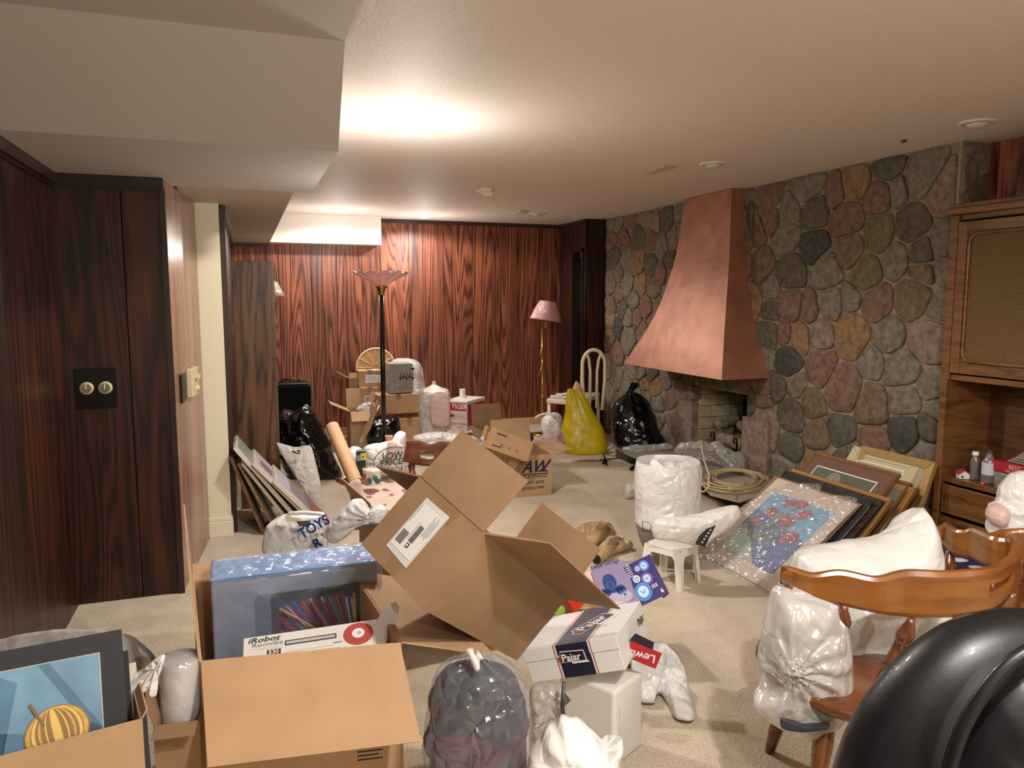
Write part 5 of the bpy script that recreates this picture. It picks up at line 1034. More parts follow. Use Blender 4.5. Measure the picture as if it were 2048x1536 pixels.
T = Matrix.Translation(P(1110, 1232, 2.76)) @ Matrix.Rotation(.2, 4, 'Z'); m = MB(); m.box((0, 0, 0), (.045, .04, .022), None, T); tag(m.build('toy_carton', M('lime_card', '#8fae3a', .4), bevel=.002), 'small lime green packet left of the red toy carton', 'toy box')
bag3('crumpled_film', 'crumpled clear film beneath the purple carriage card', [P(x, y, 2.76) for x, y in [(1212, 1215), (1230, 1200), (1250, 1202), (1262, 1218), (1240, 1230), (1215, 1228)]], -hfw, .02, CLRH, seed=70, amp=.015, freq=20)
# ---- patterned gift bags on the carpet
GB = M('kraft_gift_paper', '#a58a62', .4, var=.12, vs=10, bmp=.4, bs=12, bd=.02)
def kraft(name, label, px, z, seed, tube=None):
    r = thing(name, label, 'gift bag', G(px[0][0], px[0][1], 0)); bag3('paper_body', None, [G(x, y, z) for x, y in px], V((-.1, -.3, .95)), .04, GB, parent=r, seed=seed, amp=.026, freq=15, floor=.002)
    if tube:
        c, d = G(tube[0], tube[1], .035), G(tube[2], tube[3], .05); m = MB(); m.lathe(c, d, [(0, .034), (1, .034)], n=20); m.build('tube', GB, r, smooth=True); m = MB(); e = (c-d).normalized(); m.lathe(c+e*.001, c+e*.002, [(0, .028), (1, .028)], n=20); m.build('tube_mouth_shade', M('tube_shade', '#1b100a', .9), r)  # dark disc on the closed end paints the shade inside the tube
    return r
g1 = kraft('gift_bag', 'brown printed gift bag with dark stripes lying farther on the carpet', [(1145, 1068), (1165, 1050), (1200, 1046), (1222, 1048), (1228, 1062), (1205, 1080), (1175, 1092), (1150, 1085)], .03, 71, (1170, 1096, 1212, 1060))
g2 = kraft('gift_bag', 'crumpled brown printed gift bag nearest the white stool', [(1185, 1108), (1205, 1088), (1222, 1076), (1245, 1078), (1262, 1088), (1268, 1092), (1250, 1098), (1225, 1106), (1200, 1116)], .03, 72, (1193, 1118, 1236, 1084))
for g, (x, y, rot) in ((g1, (1190, 1058, 0)), (g2, (1214, 1088, 0))):
    dc = Decal(G(x, y, .115)+V((0, -.02, 0)), rt, hfw*.8+V((0, 0, .55)), .001)
    for k in range(6): dc.line((k*.014, 0), (k*.014+.02, .05), .005, INK)
    dc.ell(.05, .03, .02, .008, M('flower_brown', '#7a4a30', .5), 2, 12, .5); dc.build('stripe_print', g)
# ---- stool
SZ = .205; top = [G(1287, 1085, SZ), G(1362, 1104, SZ), G(1397, 1089, SZ), G(1328, 1071, SZ)]; cen = sum(top, V())/4
foot = [cen+(p-cen)*1.13 for p in top]; foot = [V((p.x, p.y, 0)) for p in foot]
r = thing('step_stool', 'small white plastic step stool on the carpet', 'stool', V((cen.x, cen.y, 0)))
m = MB(); vs = []; fs = []; E_ = 8
def edge(i, t): return top[i].lerp(top[(i+1) % 4], t)
tp = chaikin([(p.x, p.y) for p in top], 2); m.prism([V((x, y, SZ-.006)) for x, y in tp], (0, 0, .006)); m.build('top', WHITEPL, r, bevel=.003)
for i in range(4): # arched apron with legs
    a, b = cen+(top[i]-cen)*.97, cen+(top[(i+1) % 4]-cen)*.97; fa, fb_ = foot[i], foot[(i+1) % 4]; m = MB(); ln = 24; vs = []; fs = []
    for k in range(ln+1):
        t = k/ln; u = t; e = min(t, 1-t); q = a.lerp(b, u); zlow = 0. if e < .13 else SZ-.035-.045*max(0, 1-(e-.13)/.12)**2
        if e < .13: zlow = 0.
        ft = fa.lerp(fb_, u); fr_ = (SZ-zlow)/SZ; low = V((q.x, q.y, SZ-.004)).lerp(V((ft.x, ft.y, 0)), fr_); vs += [V((q.x, q.y, SZ-.004)), low]
    for k in range(ln): fs.append((2*k, 2*k+2, 2*k+3, 2*k+1))
    m.add(vs, fs); m.build('leg_panel', WHITEPL, r, solid=.005)
# ---- tall white bag with grey base
D_ = 4.3; r = thing('plastic_bag', 'tall white open bag with a grey DO printed base behind the stool', 'bag', V((P(1335, 1085, D_).x, P(1335, 1085, D_).y, 0)))
GB2 = plastic('grey_base_film', '#7e7972', .35, .3, 12)
sack('bag_upper', None, [(921, 1275, 1398), (940, 1272, 1399), (970, 1271, 1399), (1000, 1270, 1398), (1030, 1271, 1396), (1046, 1272, 1392)], D_, WHT2, ratio=.95, amp=.012, freq=5, seed=80, parent=r, open_top=True, floor=False)
sack('bag_base', None, [(1036, 1272, 1394), (1060, 1275, 1390), (1080, 1280, 1384), (1098, 1290, 1374)], D_, GB2, ratio=.95, amp=.008, freq=6, seed=81, parent=r, floor=False)
bag('inner_bag', None, [(1296, 945), (1300, 925), (1310, 917), (1322, 926), (1332, 930), (1345, 924), (1365, 935), (1385, 945), (1370, 960), (1310, 960)], D_, .07, WHT2, seed=82, amp=.03, parent=r)
m = MB(); q = P(1387, 940, D_-.05); m.lathe(q, q-hfw*.004, [(0, .016), (1, .015)], n=14); m.build('eyelet', GREY, r)
dc = Decal(P(1281, 1066, D_-.21), rt*.95-hfw*.35, V((0, 0, 1)), .006); dc.text('DO', .0, .01, .09, INK, 1, sx=1.0, bold=-.03); dc.build('bag_lettering', r)
bgG = bag('plastic_bag', 'white plastic bag with a black logo lying behind the stool', [(1303, 1060), (1308, 1042), (1325, 1036), (1360, 1036), (1400, 1028), (1440, 1017), (1474, 1011), (1483, 1028), (1468, 1048), (1440, 1068), (1415, 1086), (1390, 1092), (1350, 1082), (1310, 1078)], 3.85, .07, WHT2, seed=83, amp=.015, freq=6)
dc = Decal(P(1392, 1088, 3.72), rt, up, .002); dc.poly([(-.005, .0), (.045, -.015), (.065, .03), (.10, .095), (.05, .075), (.015, .04)], INK, 1)
for k in range(5): dc.ell(.03+.01*k, .01+.015*k, .006, .004, WHITE, 2, 6, k)
dc.build('logo_patch', bgG)
q = G(1262, 996); T = yawT((q.x-.04, q.y, 0), -.2); bag3('tissue_pack', 'small white packet on the carpet left of the tall white bag', [q+V((x, 0, z)) for x, z in ((-.05, .0), (-.055, .07), (-.03, .115), (.05, .11), (.06, .0))], -hfw, .05, WHT, seed=84, amp=.01, cat='packet')
# ---- leaning pictures
def lean(name, label, TL, TR, Yl, Yr, bx, fwid, fmat, fill, th=.022, art=None, mat2=None, mw=.06, bev=.004):
    a, b = A(TL[0], TL[1], Yl), A(TR[0], TR[1], Yr); z = (a.z+b.z)/2; X = (a.x+b.x)/2; a = V((X, Yl, z)); b = V((X, Yr, z)); bl, br = V((bx, Yl, .012)), V((bx, Yr, .012))
    u = (br-bl).normalized(); v = (a-bl); Hh = v.length; v.normalize(); n = u.cross(v); Wd = (br-bl).length
    if n.x > 0: n = -n
    r = thing(name, label, 'picture', (bl+br)/2)
    D3 = lambda x, y, k: bl+u*x+v*y+n*k
    def bar(x0, y0, x1, y1, xi0, yi0, xi1, yi1):
        m.add([D3(x0, y0, -th), D3(x1, y1, -th), D3(xi1, yi1, -th), D3(xi0, yi0, -th), D3(x0, y0, .004), D3(x1, y1, .004), D3(xi1, yi1, 0), D3(xi0, yi0, 0)], [(3, 2, 1, 0), (4, 5, 6, 7), (0, 1, 5, 4), (1, 2, 6, 5), (2, 3, 7, 6), (3, 0, 4, 7)])
    if fwid:
        for q in ((0, 0, Wd, 0, fwid, fwid, Wd-fwid, fwid), (Wd, 0, Wd, Hh, Wd-fwid, fwid, Wd-fwid, Hh-fwid), (Wd, Hh, 0, Hh, Wd-fwid, Hh-fwid, fwid, Hh-fwid), (0, Hh, 0, 0, fwid, Hh-fwid, fwid, fwid)):
            m = MB(); bar(*q); m.build('frame_rail', fmat, r, bevel=bev)
    m = MB(); f_ = fwid*.9; m.prism([D3(f_, f_, -th), D3(Wd-f_, f_, -th), D3(Wd-f_, Hh-f_, -th), D3(f_, Hh-f_, -th)], n*(th-.005)); m.build('mat_board', mat2 or fill, r)
    dc = Decal(D3(0, 0, -.005), u, v, .0008)
    if dc.n.dot(n) < 0: dc.l = -dc.l
    g = fwid+mw
    if mat2: dc.rect(g-.008, g-.008, Wd-g+.008, Hh-g+.008, WHITE, 1).rect(g, g, Wd-g, Hh-g, fill, 2)
    if art: art(dc, Wd, Hh, g)
    if mat2 or art: dc.build('picture_print', r)
    return r, D3, Wd, Hh, n
GOLD = M('gold_frame', '#8f6b34', .4, .35, bmp=.3, bs=90, bd=.003); GOLDB = M('bronze_frame', '#6e4a24', .4, .3); CRM = M('cream_frame', '#c2b690', .5); DKO = M('ornate_dark_frame', '#2d231a', .45, .2, bmp=.9, bs=60, bd=.01); WALF = M('walnut_frame', '#7a4e28', .35, coat=.3)
MB_BR = M('brown_mat', '#6f5142', .8); BLKM = M('black_mat', '#22211f', .8); OLV = M('dark_olive_print', '#5b6350', .5); NVB = M('navy_art', '#1f2c56', .5)
def a_portrait(dc, W_, H_, g):
    t = H_-g-.085; dc.ell(W_*.55, t-.01, .11, .05, M('fur_brown', '#6b5138', .6), 3, 20).ell(W_*.42, t+.03, .05, .045, M('fur_grey', '#8d8072', .6), 4, 18).ell(W_*.40, t+.02, .02, .022, M('face_pale', '#a59383', .6), 5, 12).ell(W_*.385, t+.03, .004, .005, INK, 6, 8).ell(W_*.415, t+.03, .004, .005, INK, 6, 8).ell(W_*.52, t-.04, .04, .025, M('tan_lit', '#a37b4c', .6), 5, 14)
lean('framed_picture', 'large gold-edged frame at the back of the pile beside the oak cabinet', (1715, 885), (1880, 930), 3.55, 3.03, 3.33, .05, M('light_gold', '#a98a52', .4, .3), M('pale_mount', '#a39a82', .6), mat2=M('pale_mount', '#a39a82', .6), mw=.05, th=.03)
lean('framed_picture', 'brown framed picture directly behind the cream frame', (1720, 905), (1868, 950), 3.52, 3.06, 3.27, .03, GOLDB, OLV, mat2=MB_BR)
lean('framed_picture', 'cream stepped frame leaning against the stone wall', (1703, 886), (1850, 930), 3.62, 3.12, 3.16, .055, CRM, M('beige_print', '#a99a85', .6), mat2=CRM, mw=.03, th=.03)
lean('framed_picture', 'dark gold framed picture behind the blue one', (1690, 948), (1848, 990), 3.5, 2.98, 3.02, .03, GOLDB, OLV, mat2=MB_BR)
lean('framed_picture', 'gold framed picture with white mount and deep blue print', (1650, 925), (1834, 978), 3.62, 2.96, 2.96, .04, GOLD, NVB, mat2=M('ivory_mount', '#cfc6b6', .6), mw=.04)
lean('framed_picture', 'thin walnut frame sandwiched in the middle of the leaning pile', (1640, 915), (1815, 965), 3.72, 3.0, 2.88, .02, GOLDB, OLV)
lean('framed_picture', 'walnut framed portrait of a furry animal on a brown mount', (1632, 903), (1800, 947), 3.74, 3.09, 2.82, .022, WALF, OLV, art=a_portrait, mat2=MB_BR, mw=.075)
lean('framed_picture', 'thin gold frame just behind the ornate dark one', (1600, 930), (1766, 1005), 3.7, 2.93, 2.72, .025, GOLD, OLV, mat2=MB_BR)
lean('framed_picture', 'ornate dark carved frame with a navy picture', (1590, 940), (1748, 1004), 3.72, 2.96, 2.64, .05, DKO, NVB, mat2=M('ivory_mount', '#cfc6b6', .6), mw=.02)
lean('picture_mount', 'plain black mount board behind the tulip print', (1578, 944), (1733, 1002), 3.70, 3.0, 2.60, 0, BLKM, BLKM, th=.008)
TB = M('tulip_backing', '#8a6a52', .8); CW = M('tulip_mount', '#cbb9a8', .7); TSK = M('tulip_sky', '#5a9fca', .6, var=.15, vs=6); TDB = M('tulip_deep', '#2b4a8c', .6, var=.2, vs=6); TLR = M('tulip_red', '#98203c', .6, var=.3, vs=40); TLG = M('tulip_green', '#41755c', .6, var=.3, vs=30); TLT = M('tulip_table', '#a8ad9c', .6, var=.2, vs=20); VAS = M('vase_green', '#9bbfae', .4)
lean('picture_mount', 'brown backing board peeking out around the tulip print', (1557, 951), (1716, 1006), 3.72, 3.03, 2.53, 0, TB, TB, th=.006)
def a_tulip(dc, W_, H_, g):
    x0, x1, y0, y1 = .075, W_-.08, .09, H_-.10
    dc.rect(x0-.003, y0-.003, x1+.003, y1+.003, M('navy_line', '#1c2740', .6), 1).rect(x0, y0, x1, y1, TSK, 2).poly([(x0, y0), (x1, y0), (x1, y0+.25), (x0, y0+.34)], TDB, 3).poly([(x0, y0), (x0+.32, y0), (x0+.12, y0+.17), (x0, y0+.2)], TLT, 4)
    for a, b in (((.22, .22), (.40, .42)), ((.24, .2), (.27, .48)), ((.22, .2), (.33, .54)), ((.25, .24), (.45, .30)), ((.2, .22), (.16, .40))): dc.line(a, b, .022, TLG, 5)
    for x, y, rx, ry, t in ((.40, .50, .05, .035, .5), (.34, .42, .055, .04, .2), (.20, .44, .05, .035, -.3), (.32, .56, .05, .03, .1), (.25, .54, .05, .028, .3), (.45, .33, .06, .042, .6), (.16, .34, .035, .025, 0)):
        dc.ell(x, y, rx, ry, TLR, 6, 18, t)
    dc.ell(.20, .17, .06, .07, VAS, 7, 18, .6)
t_ = lean('tulip_print', 'mounted print of red tulips in clear plastic leaning on the frames', (1558, 954), (1713, 1010), 3.68, 3.04, 2.49, 0, CW, CW, th=.004, art=a_tulip)
r, D3, Wd, Hh, n = t_
m = MB(); pts = [D3(x, y, .006) for x, y in ((-.03, -.05), (Wd*.5, -.03), (Wd+.02, -.04), (Wd+.02, Hh*.6), (Wd-.02, Hh+.03), (Wd*.6, Hh-.01), (Wd*.5, Hh+.05), (.1, Hh-.03), (-.03, Hh*.6))]
pillow(m, pts, n, .008, .001, seed=90, amp=.007, freq=14, pw=8); m.build('plastic_sleeve', CLR, r, smooth=True)
# ---- things on the wall unit
def onz(x, y, z=.523): return G(x, y, z)
BOT = plastic('bottle_plastic', '#8a7f86', .08, .1, 10, alpha=.5)
q = onz(1949, 940); q.x = 3.72; q = W(1949, 942, 3.72); q.z = .523
r = thing('plastic_bottle', 'ribbed clear plastic bottle with a white cap in the cabinet niche', 'bottle', q); m = MB(); m.lathe(q, q+V((0, 0, .135)), [(0, .020), (.1, .024), (.25, .021), (.35, .024), (.5, .021), (.6, .024), (.8, .022), (.92, .014), (1, .013)], n=20); m.build('bottle_body', BOT, r, smooth=True); m = MB(); m.lathe(q+V((0, 0, .1355)), q+V((0, 0, .155)), [(0, .017), (1, .017)], n=18); m.build('cap', WHITEPL, r)
q = W(1977, 945, 3.71); q.z = .523; r = thing('plastic_bottle', 'larger clear bottle with a white label in the cabinet niche', 'bottle', q); m = MB(); m.lathe(q, q+V((0, 0, .165)), [(0, .030), (.06, .034), (.7, .034), (.85, .020), (.95, .014), (1, .014)], n=22); m.build('bottle_body', BOT, r, smooth=True)
m = MB(); m.lathe(q+V((0, 0, .166)), q+V((0, 0, .185)), [(0, .016), (1, .016)], n=18); m.build('cap', M('dark_cap', '#3c3438', .4), r); m = MB(); m.lathe(q+V((0, 0, .05)), q+V((0, 0, .115)), [(0, .0345), (1, .0345)], n=22); m.build('bottle_label', M('blue_white_label', '#bcc3c8', .5), r)
q = W(1926, 944, 3.69); q.z = .523; r = thing('house_ornament', 'tiny white house ornament with a pink roof', 'ornament', q); T = Matrix.Translation(q) @ Matrix.Rotation(-.5, 4, 'Z')
m = MB(); m.prism([T @ V(p) for p in ((-.026, -.02, 0), (.026, -.02, 0), (.026, -.02, .026), (0, -.02, .044), (-.026, -.02, .026))], T.to_3x3() @ V((0, .045, 0))); m.build('walls', WHITE, r); m = MB()
m.plate([T @ V(p) for p in ((0, -.024, .047), (.031, -.024, .024), (.031, .028, .024), (0, .028, .047))], .004); m.plate([T @ V(p) for p in ((0, -.024, .047), (-.031, -.024, .024), (-.031, .028, .024), (0, .028, .047))], .004); m.build('roof', M('pink_roof', '#a8365a', .5), r); m = MB(); m.box((-.016, -.0215, .006), (-.004, -.0205, .016), None, T); m.build('window', INK, r)
m = MB(); m.box((3.70, 2.62, .523), (3.92, 2.80, .60)); tag(m.build('plastic_tub', plastic('tub', '#a8a49f', .1, .4, 20, alpha=.5), bevel=.01), 'clear plastic tub under the red box in the cabinet niche', 'tub')
r = thing('candy_box', 'red box with pale lettering on the clear tub in the niche', 'box', (3.8, 2.7, .602)); m = MB(); m.box((3.70, 2.58, .602), (3.92, 2.83, .655)); m.build('box_body', M('candy_red', '#a3202a', .4), r, bevel=.003); dc = Decal((3.6995, 2.72, .608), (0, -1, 0), (0, 0, 1)); dc.text('BEST', 0, .02, .03, PNK, bold=.01); dc.text('VALUE', -.02, .0, .02, PNK); dc.build('lettering', r)
for k in range(3): m = MB(); m.plate([V((3.72, 2.62, .662+.012*k)), V((3.74, 2.76-.02*k, .66+.012*k)), V((3.88, 2.78, .668+.012*k)), V((3.88, 2.6, .672+.012*k))], .004); tag(m.build('paper_sheet', M('dim_paper', '#a59c8e', .7)), ['bottom paper on the red box in the niche', 'middle paper on the red box in the niche', 'top paper on the red box in the niche'][k], 'paper')
q = W(2022, 965, 3.67); m = MB(); m.lathe((3.68, q.y, .523), (3.68, q.y, .565), [(0, .026), (1, .026)], n=22); m.lathe((3.68, q.y, .565), (3.68, q.y, .572), [(0, .028), (1, .028)], n=22); tag(m.build('candle_jar', BLK, bevel=.001), 'short black lidded jar at the front of the niche', 'jar')
q = W(1995, 962, 3.67); m = MB(); m.lathe((3.672, q.y, .523), (3.672, q.y, .545), [(0, .016), (1, .016)], n=18); m.lathe((3.672, q.y, .545), (3.672, q.y, .551), [(0, .02), (1, .02)], n=18); tag(m.build('small_tin', M('grey_tin', '#9a9791', .3, .7)), 'small round grey tin beside the black jar', 'tin')
q = W(1967, 950, 3.675); m = MB(); m.lathe((3.675, q.y, .523), (3.675, q.y, .533), [(0, .013), (1, .009)], n=12); tag(m.build('red_trinket', M('trinket_red', '#b5302a', .4)), 'little red trinket on the niche shelf by the bottles', 'trinket')
# small oak side piece left of the cabinet
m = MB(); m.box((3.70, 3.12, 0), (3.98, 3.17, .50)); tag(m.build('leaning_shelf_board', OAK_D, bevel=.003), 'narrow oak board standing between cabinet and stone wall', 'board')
# ---- blue box right of the chair bag
q0, q1, q2, q3 = G(1866, 1145, .34), G(1985, 1150, .34), G(1985, 1100, .34), G(1892, 1092, .34)
r = thing('game_box', 'dark blue box with white discs printed on top behind the wooden arm', 'box', V(((q0.x+q2.x)/2, (q0.y+q2.y)/2, 0))); m = MB(); m.prism([V((p.x, p.y, 0)) for p in (q0, q1, q2, q3)], (0, 0, .339)); m.build('box_body', M('royal_blue_card', '#2a3368', .4), r, bevel=.004)
dc = Decal(q0, q1-q0, (q3-q0)); dc.poly([(.03, .10), (.20, .0), (.23, .02), (.04, .13)], M('dark_brown_strip', '#40241a', .5), 1).ell(.08, .20, .045, .03, WHITE, 2, 18, -.4).ell(.17, .10, .05, .03, M('teal_ring', '#4a6a88', .5), 2, 20, -.4).ell(.165, .095, .036, .022, WHITE, 3, 18, -.4); dc.build('top_print', r)
# ---- bag on the second chair at the right edge
bag('plastic_bag', 'glossy white bag with pink showing through at the right edge of the scene', [(1976, 1062), (1985, 1040), (1984, 1015), (2002, 1005), (2008, 975), (2030, 948), (2048, 940), (2100, 950), (2130, 1010), (2120, 1080), (2040, 1085), (1990, 1075)], 2.75, .1, WHT2, seed=95, amp=.03, freq=8)
bag('pink_parcel', 'pink item bulging at the side of the glossy white bag', [(1978, 1035), (1984, 1018), (2000, 1008), (2012, 1020), (2008, 1045), (1990, 1052)], 2.70, .05, PNK, seed=96, amp=.01)
# ---- front captain's chair
def cz(x, yt, yb, z): p = G(x, yt, z); d = (p-EYE).dot(fw); return (p.x, p.y, z, P(x, yb, d).z)
near = [cz(1562, 1146, 1160, .742), cz(1576, 1137, 1180, .745), cz(1625, 1150, 1198, .738), cz(1683, 1144, 1215, .752), cz(1755, 1157, 1231, .745), cz(1817, 1144, 1240, .762), cz(1885, 1146, 1242, .765), cz(1950, 1143, 1237, .77), cz(2000, 1135, 1221, .773), cz(2032, 1115, 1190, .776), cz(2045, 1092, 1160, .778), cz(2040, 1075, 1140, .778)]
zz = lambda x, y, z, h: (G(x, y, z).x, G(x, y, z).y, z, z-h)
far = [zz(2022, 1066, .775, .10), zz(1998, 1072, .765, .10), zz(1955, 1055, .76, .10), zz(1922, 1058, .74, .085), zz(1898, 1044, .738, .075), zz(1874, 1050, .725, .045)]
chn = thing('captains_chair', 'honey coloured wooden captains chair loaded with bags in the foreground', 'chair', V((1.66, 1.66, 0)))
rail('back_rail', near+far, .028, CH, chn, slot=(76, 89), inward=G(1850, 1095, .74))
def foot_sp(x, y, z0, z1, dx=0, dy=0, s=1., name='spindle'):
    a = G(x, y, z1); m = MB(); m.lathe(a+V((0, 0, .004)), V((a.x+dx, a.y+dy, z0)), [(t, q_*s) for t, q_ in SPIN], n=18); m.build(name, CHL, chn, smooth=True)
ztop = [near[3][3], near[5][3], near[8][3]]
foot_sp(1688, 1213, .425, near[3][3], .02, .035); foot_sp(1824, 1240, .425, near[5][3], -.02, .06); foot_sp(1958, 1236, .425, near[7][3], -.06, .09); foot_sp(2030, 1188, .425, near[9][3], -.10, .10)
for (x, y, z) in ((1985, 1140, .66), (1900, 1100, .655)): foot_sp(x, y, .425, z, -.05, -.03)
sc_ = V((1.70, 1.64, 0)); prof = [(0, .27), (.25, .305), (.75, .312), (1, .29)]
m = MB(); m.lathe(sc_+V((0, 0, .385)), sc_+V((0, 0, .425)), prof, n=40); m.build('seat', CHL, chn, smooth=True, bevel=0)
for th in (200, 250+40, 20, 110):
    t = math.radians(th); a = sc_+V((.21*math.cos(t), .21*math.sin(t), .387)); b = sc_+V((.30*math.cos(t), .30*math.sin(t), 0)); m = MB(); m.lathe(a, b, [(0, .018), (.1, .024), (.3, .028), (.5, .022), (.55, .026), (.8, .022), (1, .015)], n=18); m.build('leg', CHL, chn, smooth=True)
# bags on the chair
sackw = plastic('cream_white_film', '#e6e4de', .28, .7, 11, tr=.15)
bag('plastic_bag', 'large white plastic bag standing on the seat of the foreground chair', [(1596, 1116), (1620, 1102), (1660, 1092), (1710, 1084), (1750, 1079), (1785, 1066), (1815, 1046), (1835, 1026), (1846, 1014), (1856, 1030), (1868, 1060), (1873, 1095), (1870, 1150), (1884, 1200), (1896, 1260), (1880, 1330), (1800, 1385), (1700, 1400), (1610, 1380), (1570, 1300), (1572, 1200)], 2.42, .15, sackw, seed=101, amp=.030, freq=9, pw=4)
bag('plastic_bag', 'milky see-through bag knotted in the middle hanging over the front of the seat', [(1545, 1185), (1560, 1168), (1600, 1172), (1650, 1190), (1690, 1215), (1700, 1300), (1702, 1380), (1695, 1425), (1665, 1462), (1625, 1480), (1590, 1468), (1550, 1450), (1512, 1422), (1508, 1405), (1532, 1380), (1530, 1350), (1516, 1330), (1524, 1290), (1532, 1235)], 2.12, .09, CLRW, seed=102, amp=.02, freq=7, knotpx=(1562, 1315), kamp=.016)
bag('bag_contents', 'grey and cream things inside the milky knotted bag', [(1560, 1200), (1660, 1210), (1680, 1300), (1680, 1420), (1620, 1450), (1570, 1430), (1560, 1340), (1545, 1290)], 2.14, .06, M('cream_stuff', '#a8a394', .7, var=.25, vs=7), seed=103, amp=.02, cat='clothes')
bag('dark_item', 'dark flat object at the bottom of the milky knotted bag', [(1560, 1436), (1580, 1440), (1620, 1452), (1660, 1448), (1655, 1458), (1600, 1464), (1565, 1458)], 2.03, .012, M('dark_rubber', '#2d3238', .5), seed=104, amp=.004, cat='item')
# ---- second captain's chair at the right edge
c2 = thing('captains_chair', 'wooden captains chair cut off by the right edge', 'chair', V((2.62, 1.55, 0)))
rail('back_rail', [cz(1992, 1070, 1110, .745), cz(2015, 1062, 1112, .75), cz(2048, 1059, 1128, .76), cz(2110, 1062, 1145, .765), cz(2180, 1050, 1140, .77), cz(2240, 1020, 1100, .77)], .028, CH, c2, inward=G(2120, 1000, .74))
for (x, y) in ((2042, 1118), (2140, 1142)):
    a = G(x, y, .66); m = MB(); m.lathe(a, V((a.x+.03, a.y+.05, .43)), [(t, q_*1.05) for t, q_ in SPIN], n=16); m.build('spindle', CHL, c2, smooth=True)
sc2 = V((2.66, 1.75, 0)); m = MB(); m.lathe(sc2+V((0, 0, .39)), sc2+V((0, 0, .43)), [(0, .25), (.25, .28), (.75, .285), (1, .26)], n=36); m.build('seat', CH, c2, smooth=True)
for th in (45, 135, 225, 315):
    t = math.radians(th); a = sc2+V((.2*math.cos(t), .2*math.sin(t), .392)); b = sc2+V((.27*math.cos(t), .27*math.sin(t), 0)); m = MB(); m.lathe(a, b, [(0, .018), (.3, .026), (.6, .022), (1, .015)], n=14); m.build('leg', CHL, c2, smooth=True)
# ---- black leather armchair
LEA = M('black_leather', '#0b0b0d', .40, spec=.35, bmp=.12, bs=260, bd=.001, coat=.15); arm = thing('leather_armchair', 'black leather armchair seen from behind in the near right corner', 'armchair', V((1.35, 1.0, 0)))
ol = [(1655, 1640), (1672, 1560), (1695, 1490), (1735, 1415), (1790, 1345), (1850, 1288), (1910, 1250), (1975, 1228), (2048, 1217), (2140, 1225), (2220, 1270), (2280, 1380), (2290, 1560), (2240, 1800), (2000, 1950), (1750, 1900), (1655, 1780)]
m = MB(); pillow(m, [P(x, y, 1.35) for x, y in ol], -hfw, .10, .13, seed=110, amp=.003, freq=3, pw=3.2, NN=110, rag=0); m.build('backrest', LEA, arm, smooth=True)
il = [(1885, 1700), (1892, 1600), (1905, 1520), (1932, 1450), (1975, 1380), (2030, 1325), (2100, 1300), (2180, 1330), (2230, 1420), (2240, 1560), (2200, 1760), (2060, 1860), (1930, 1820)]
m = MB(); pillow(m, [P(x, y, 1.26) for x, y in il], -hfw, .075, .05, seed=111, amp=.010, freq=6, pw=2.2, rag=0); m.build('inner_cushion', LEA, arm, smooth=True)
m = MB(); m.tube([P(x, y, 1.215) for x, y in spline([(1880, 1720), (1890, 1600), (1905, 1515), (1934, 1440), (1978, 1372), (2034, 1316), (2104, 1290), (2190, 1318), (2245, 1420)], 8)], .012, n=10); m.build('welt', LEA, arm, smooth=True)
b = P(2000, 1700, 1.4); b = b+V((.12, -.35, 0)); m = MB(); m.box((b.x-.1, b.y-.12, .12), (b.x+.45, b.y+.3, .42)); m.build('seat_base', LEA, arm, bevel=.05)
for dx, dy in ((-.05, -.07), (.4, -.07), (-.05, .25), (.4, .25)): m = MB(); m.lathe((b.x+dx, b.y+dy, .12), (b.x+dx, b.y+dy, 0), [(0, .025), (1, .018)], n=12); m.build('leg', BLK, arm)
# ---- near carton with the tablet box and robot vacuum box
T = yawT((-.143, 2.05, 0), -.133); T.col[1] = V((-.085, .996, 0, 0))
r = carton('cardboard_box', 'large brown carton in the foreground with its front flap folded down', T, .528, .62, .55, flaps=[('y0', 136, .262), ('x0', 3, .27), ('x1', 104, .27), ('y1', 80, .12)], mat=CARD_L, th=.006)
dc = Decal(T @ V((0, 0, 0)), T.to_3x3() @ V((1, 0, 0)), V((0, 0, 1)), .001); dc.rect(.01, .30, .51, .305, INK)
for k in range(5): dc.rect(.40, .265-k*.012, .47-.01*(k % 2), .269-k*.012, INK)
dc.build('carton_print', r)
BX = M('tablet_box_front', '#7d859c', .45, var=.05, vs=4); BXT = M('tablet_box_top', '#4f83c4', .4, var=.12, vs=5)
T = yawT((-.126, 2.453, .03), .02); r = thing('tablet_carton', 'big blue grey carton with a tablet picture wrapped in clear plastic', 'box', T @ V((.26, .1, 0)))
m = MB(); m.box((0, 0, 0), (.52, .185, .588), None, T); m.build('box_body', BX, r, bevel=.003); m = MB(); m.box((0, 0, .5885), (.52, .185, .5905), None, T); m.build('blue_top', BXT, r)
ux = T.to_3x3() @ V((1, 0, 0)); dc = Decal(T @ V((0, 0, 0)), ux, V((0, 0, 1)), .001)
def rr_(x0, y0, x1, y1, rd): return [(cx+rd*math.cos(math.radians(s+t)), cy+rd*math.sin(math.radians(s+t))) for cx, cy, s in ((x1-rd, y1-rd, 0), (x0+rd, y1-rd, 90), (x0+rd, y0+rd, 180), (x1-rd, y0+rd, 270)) for t in (0, 30, 60, 90)]
dc.poly(rr_(.125, .30, .475, .525, .02), M('slate_blue', '#5a6380', .5), 1).poly(rr_(.175, .30, .475, .525, .015), M('screen_bezel', '#0b0b0e', .2), 2).rect(.20, .30, .45, .495, M('art_night', '#2b1d2e', .3), 3)
STR = [M('streak_%d' % i, c, .3) for i, c in enumerate(['#8c3a4a', '#c9a95c', '#3b5fa0', '#7a3f7a', '#b8573a', '#cdb9a0', '#2f4a86', '#5b7f96', '#6a2436'])]
rs = random.Random(12)
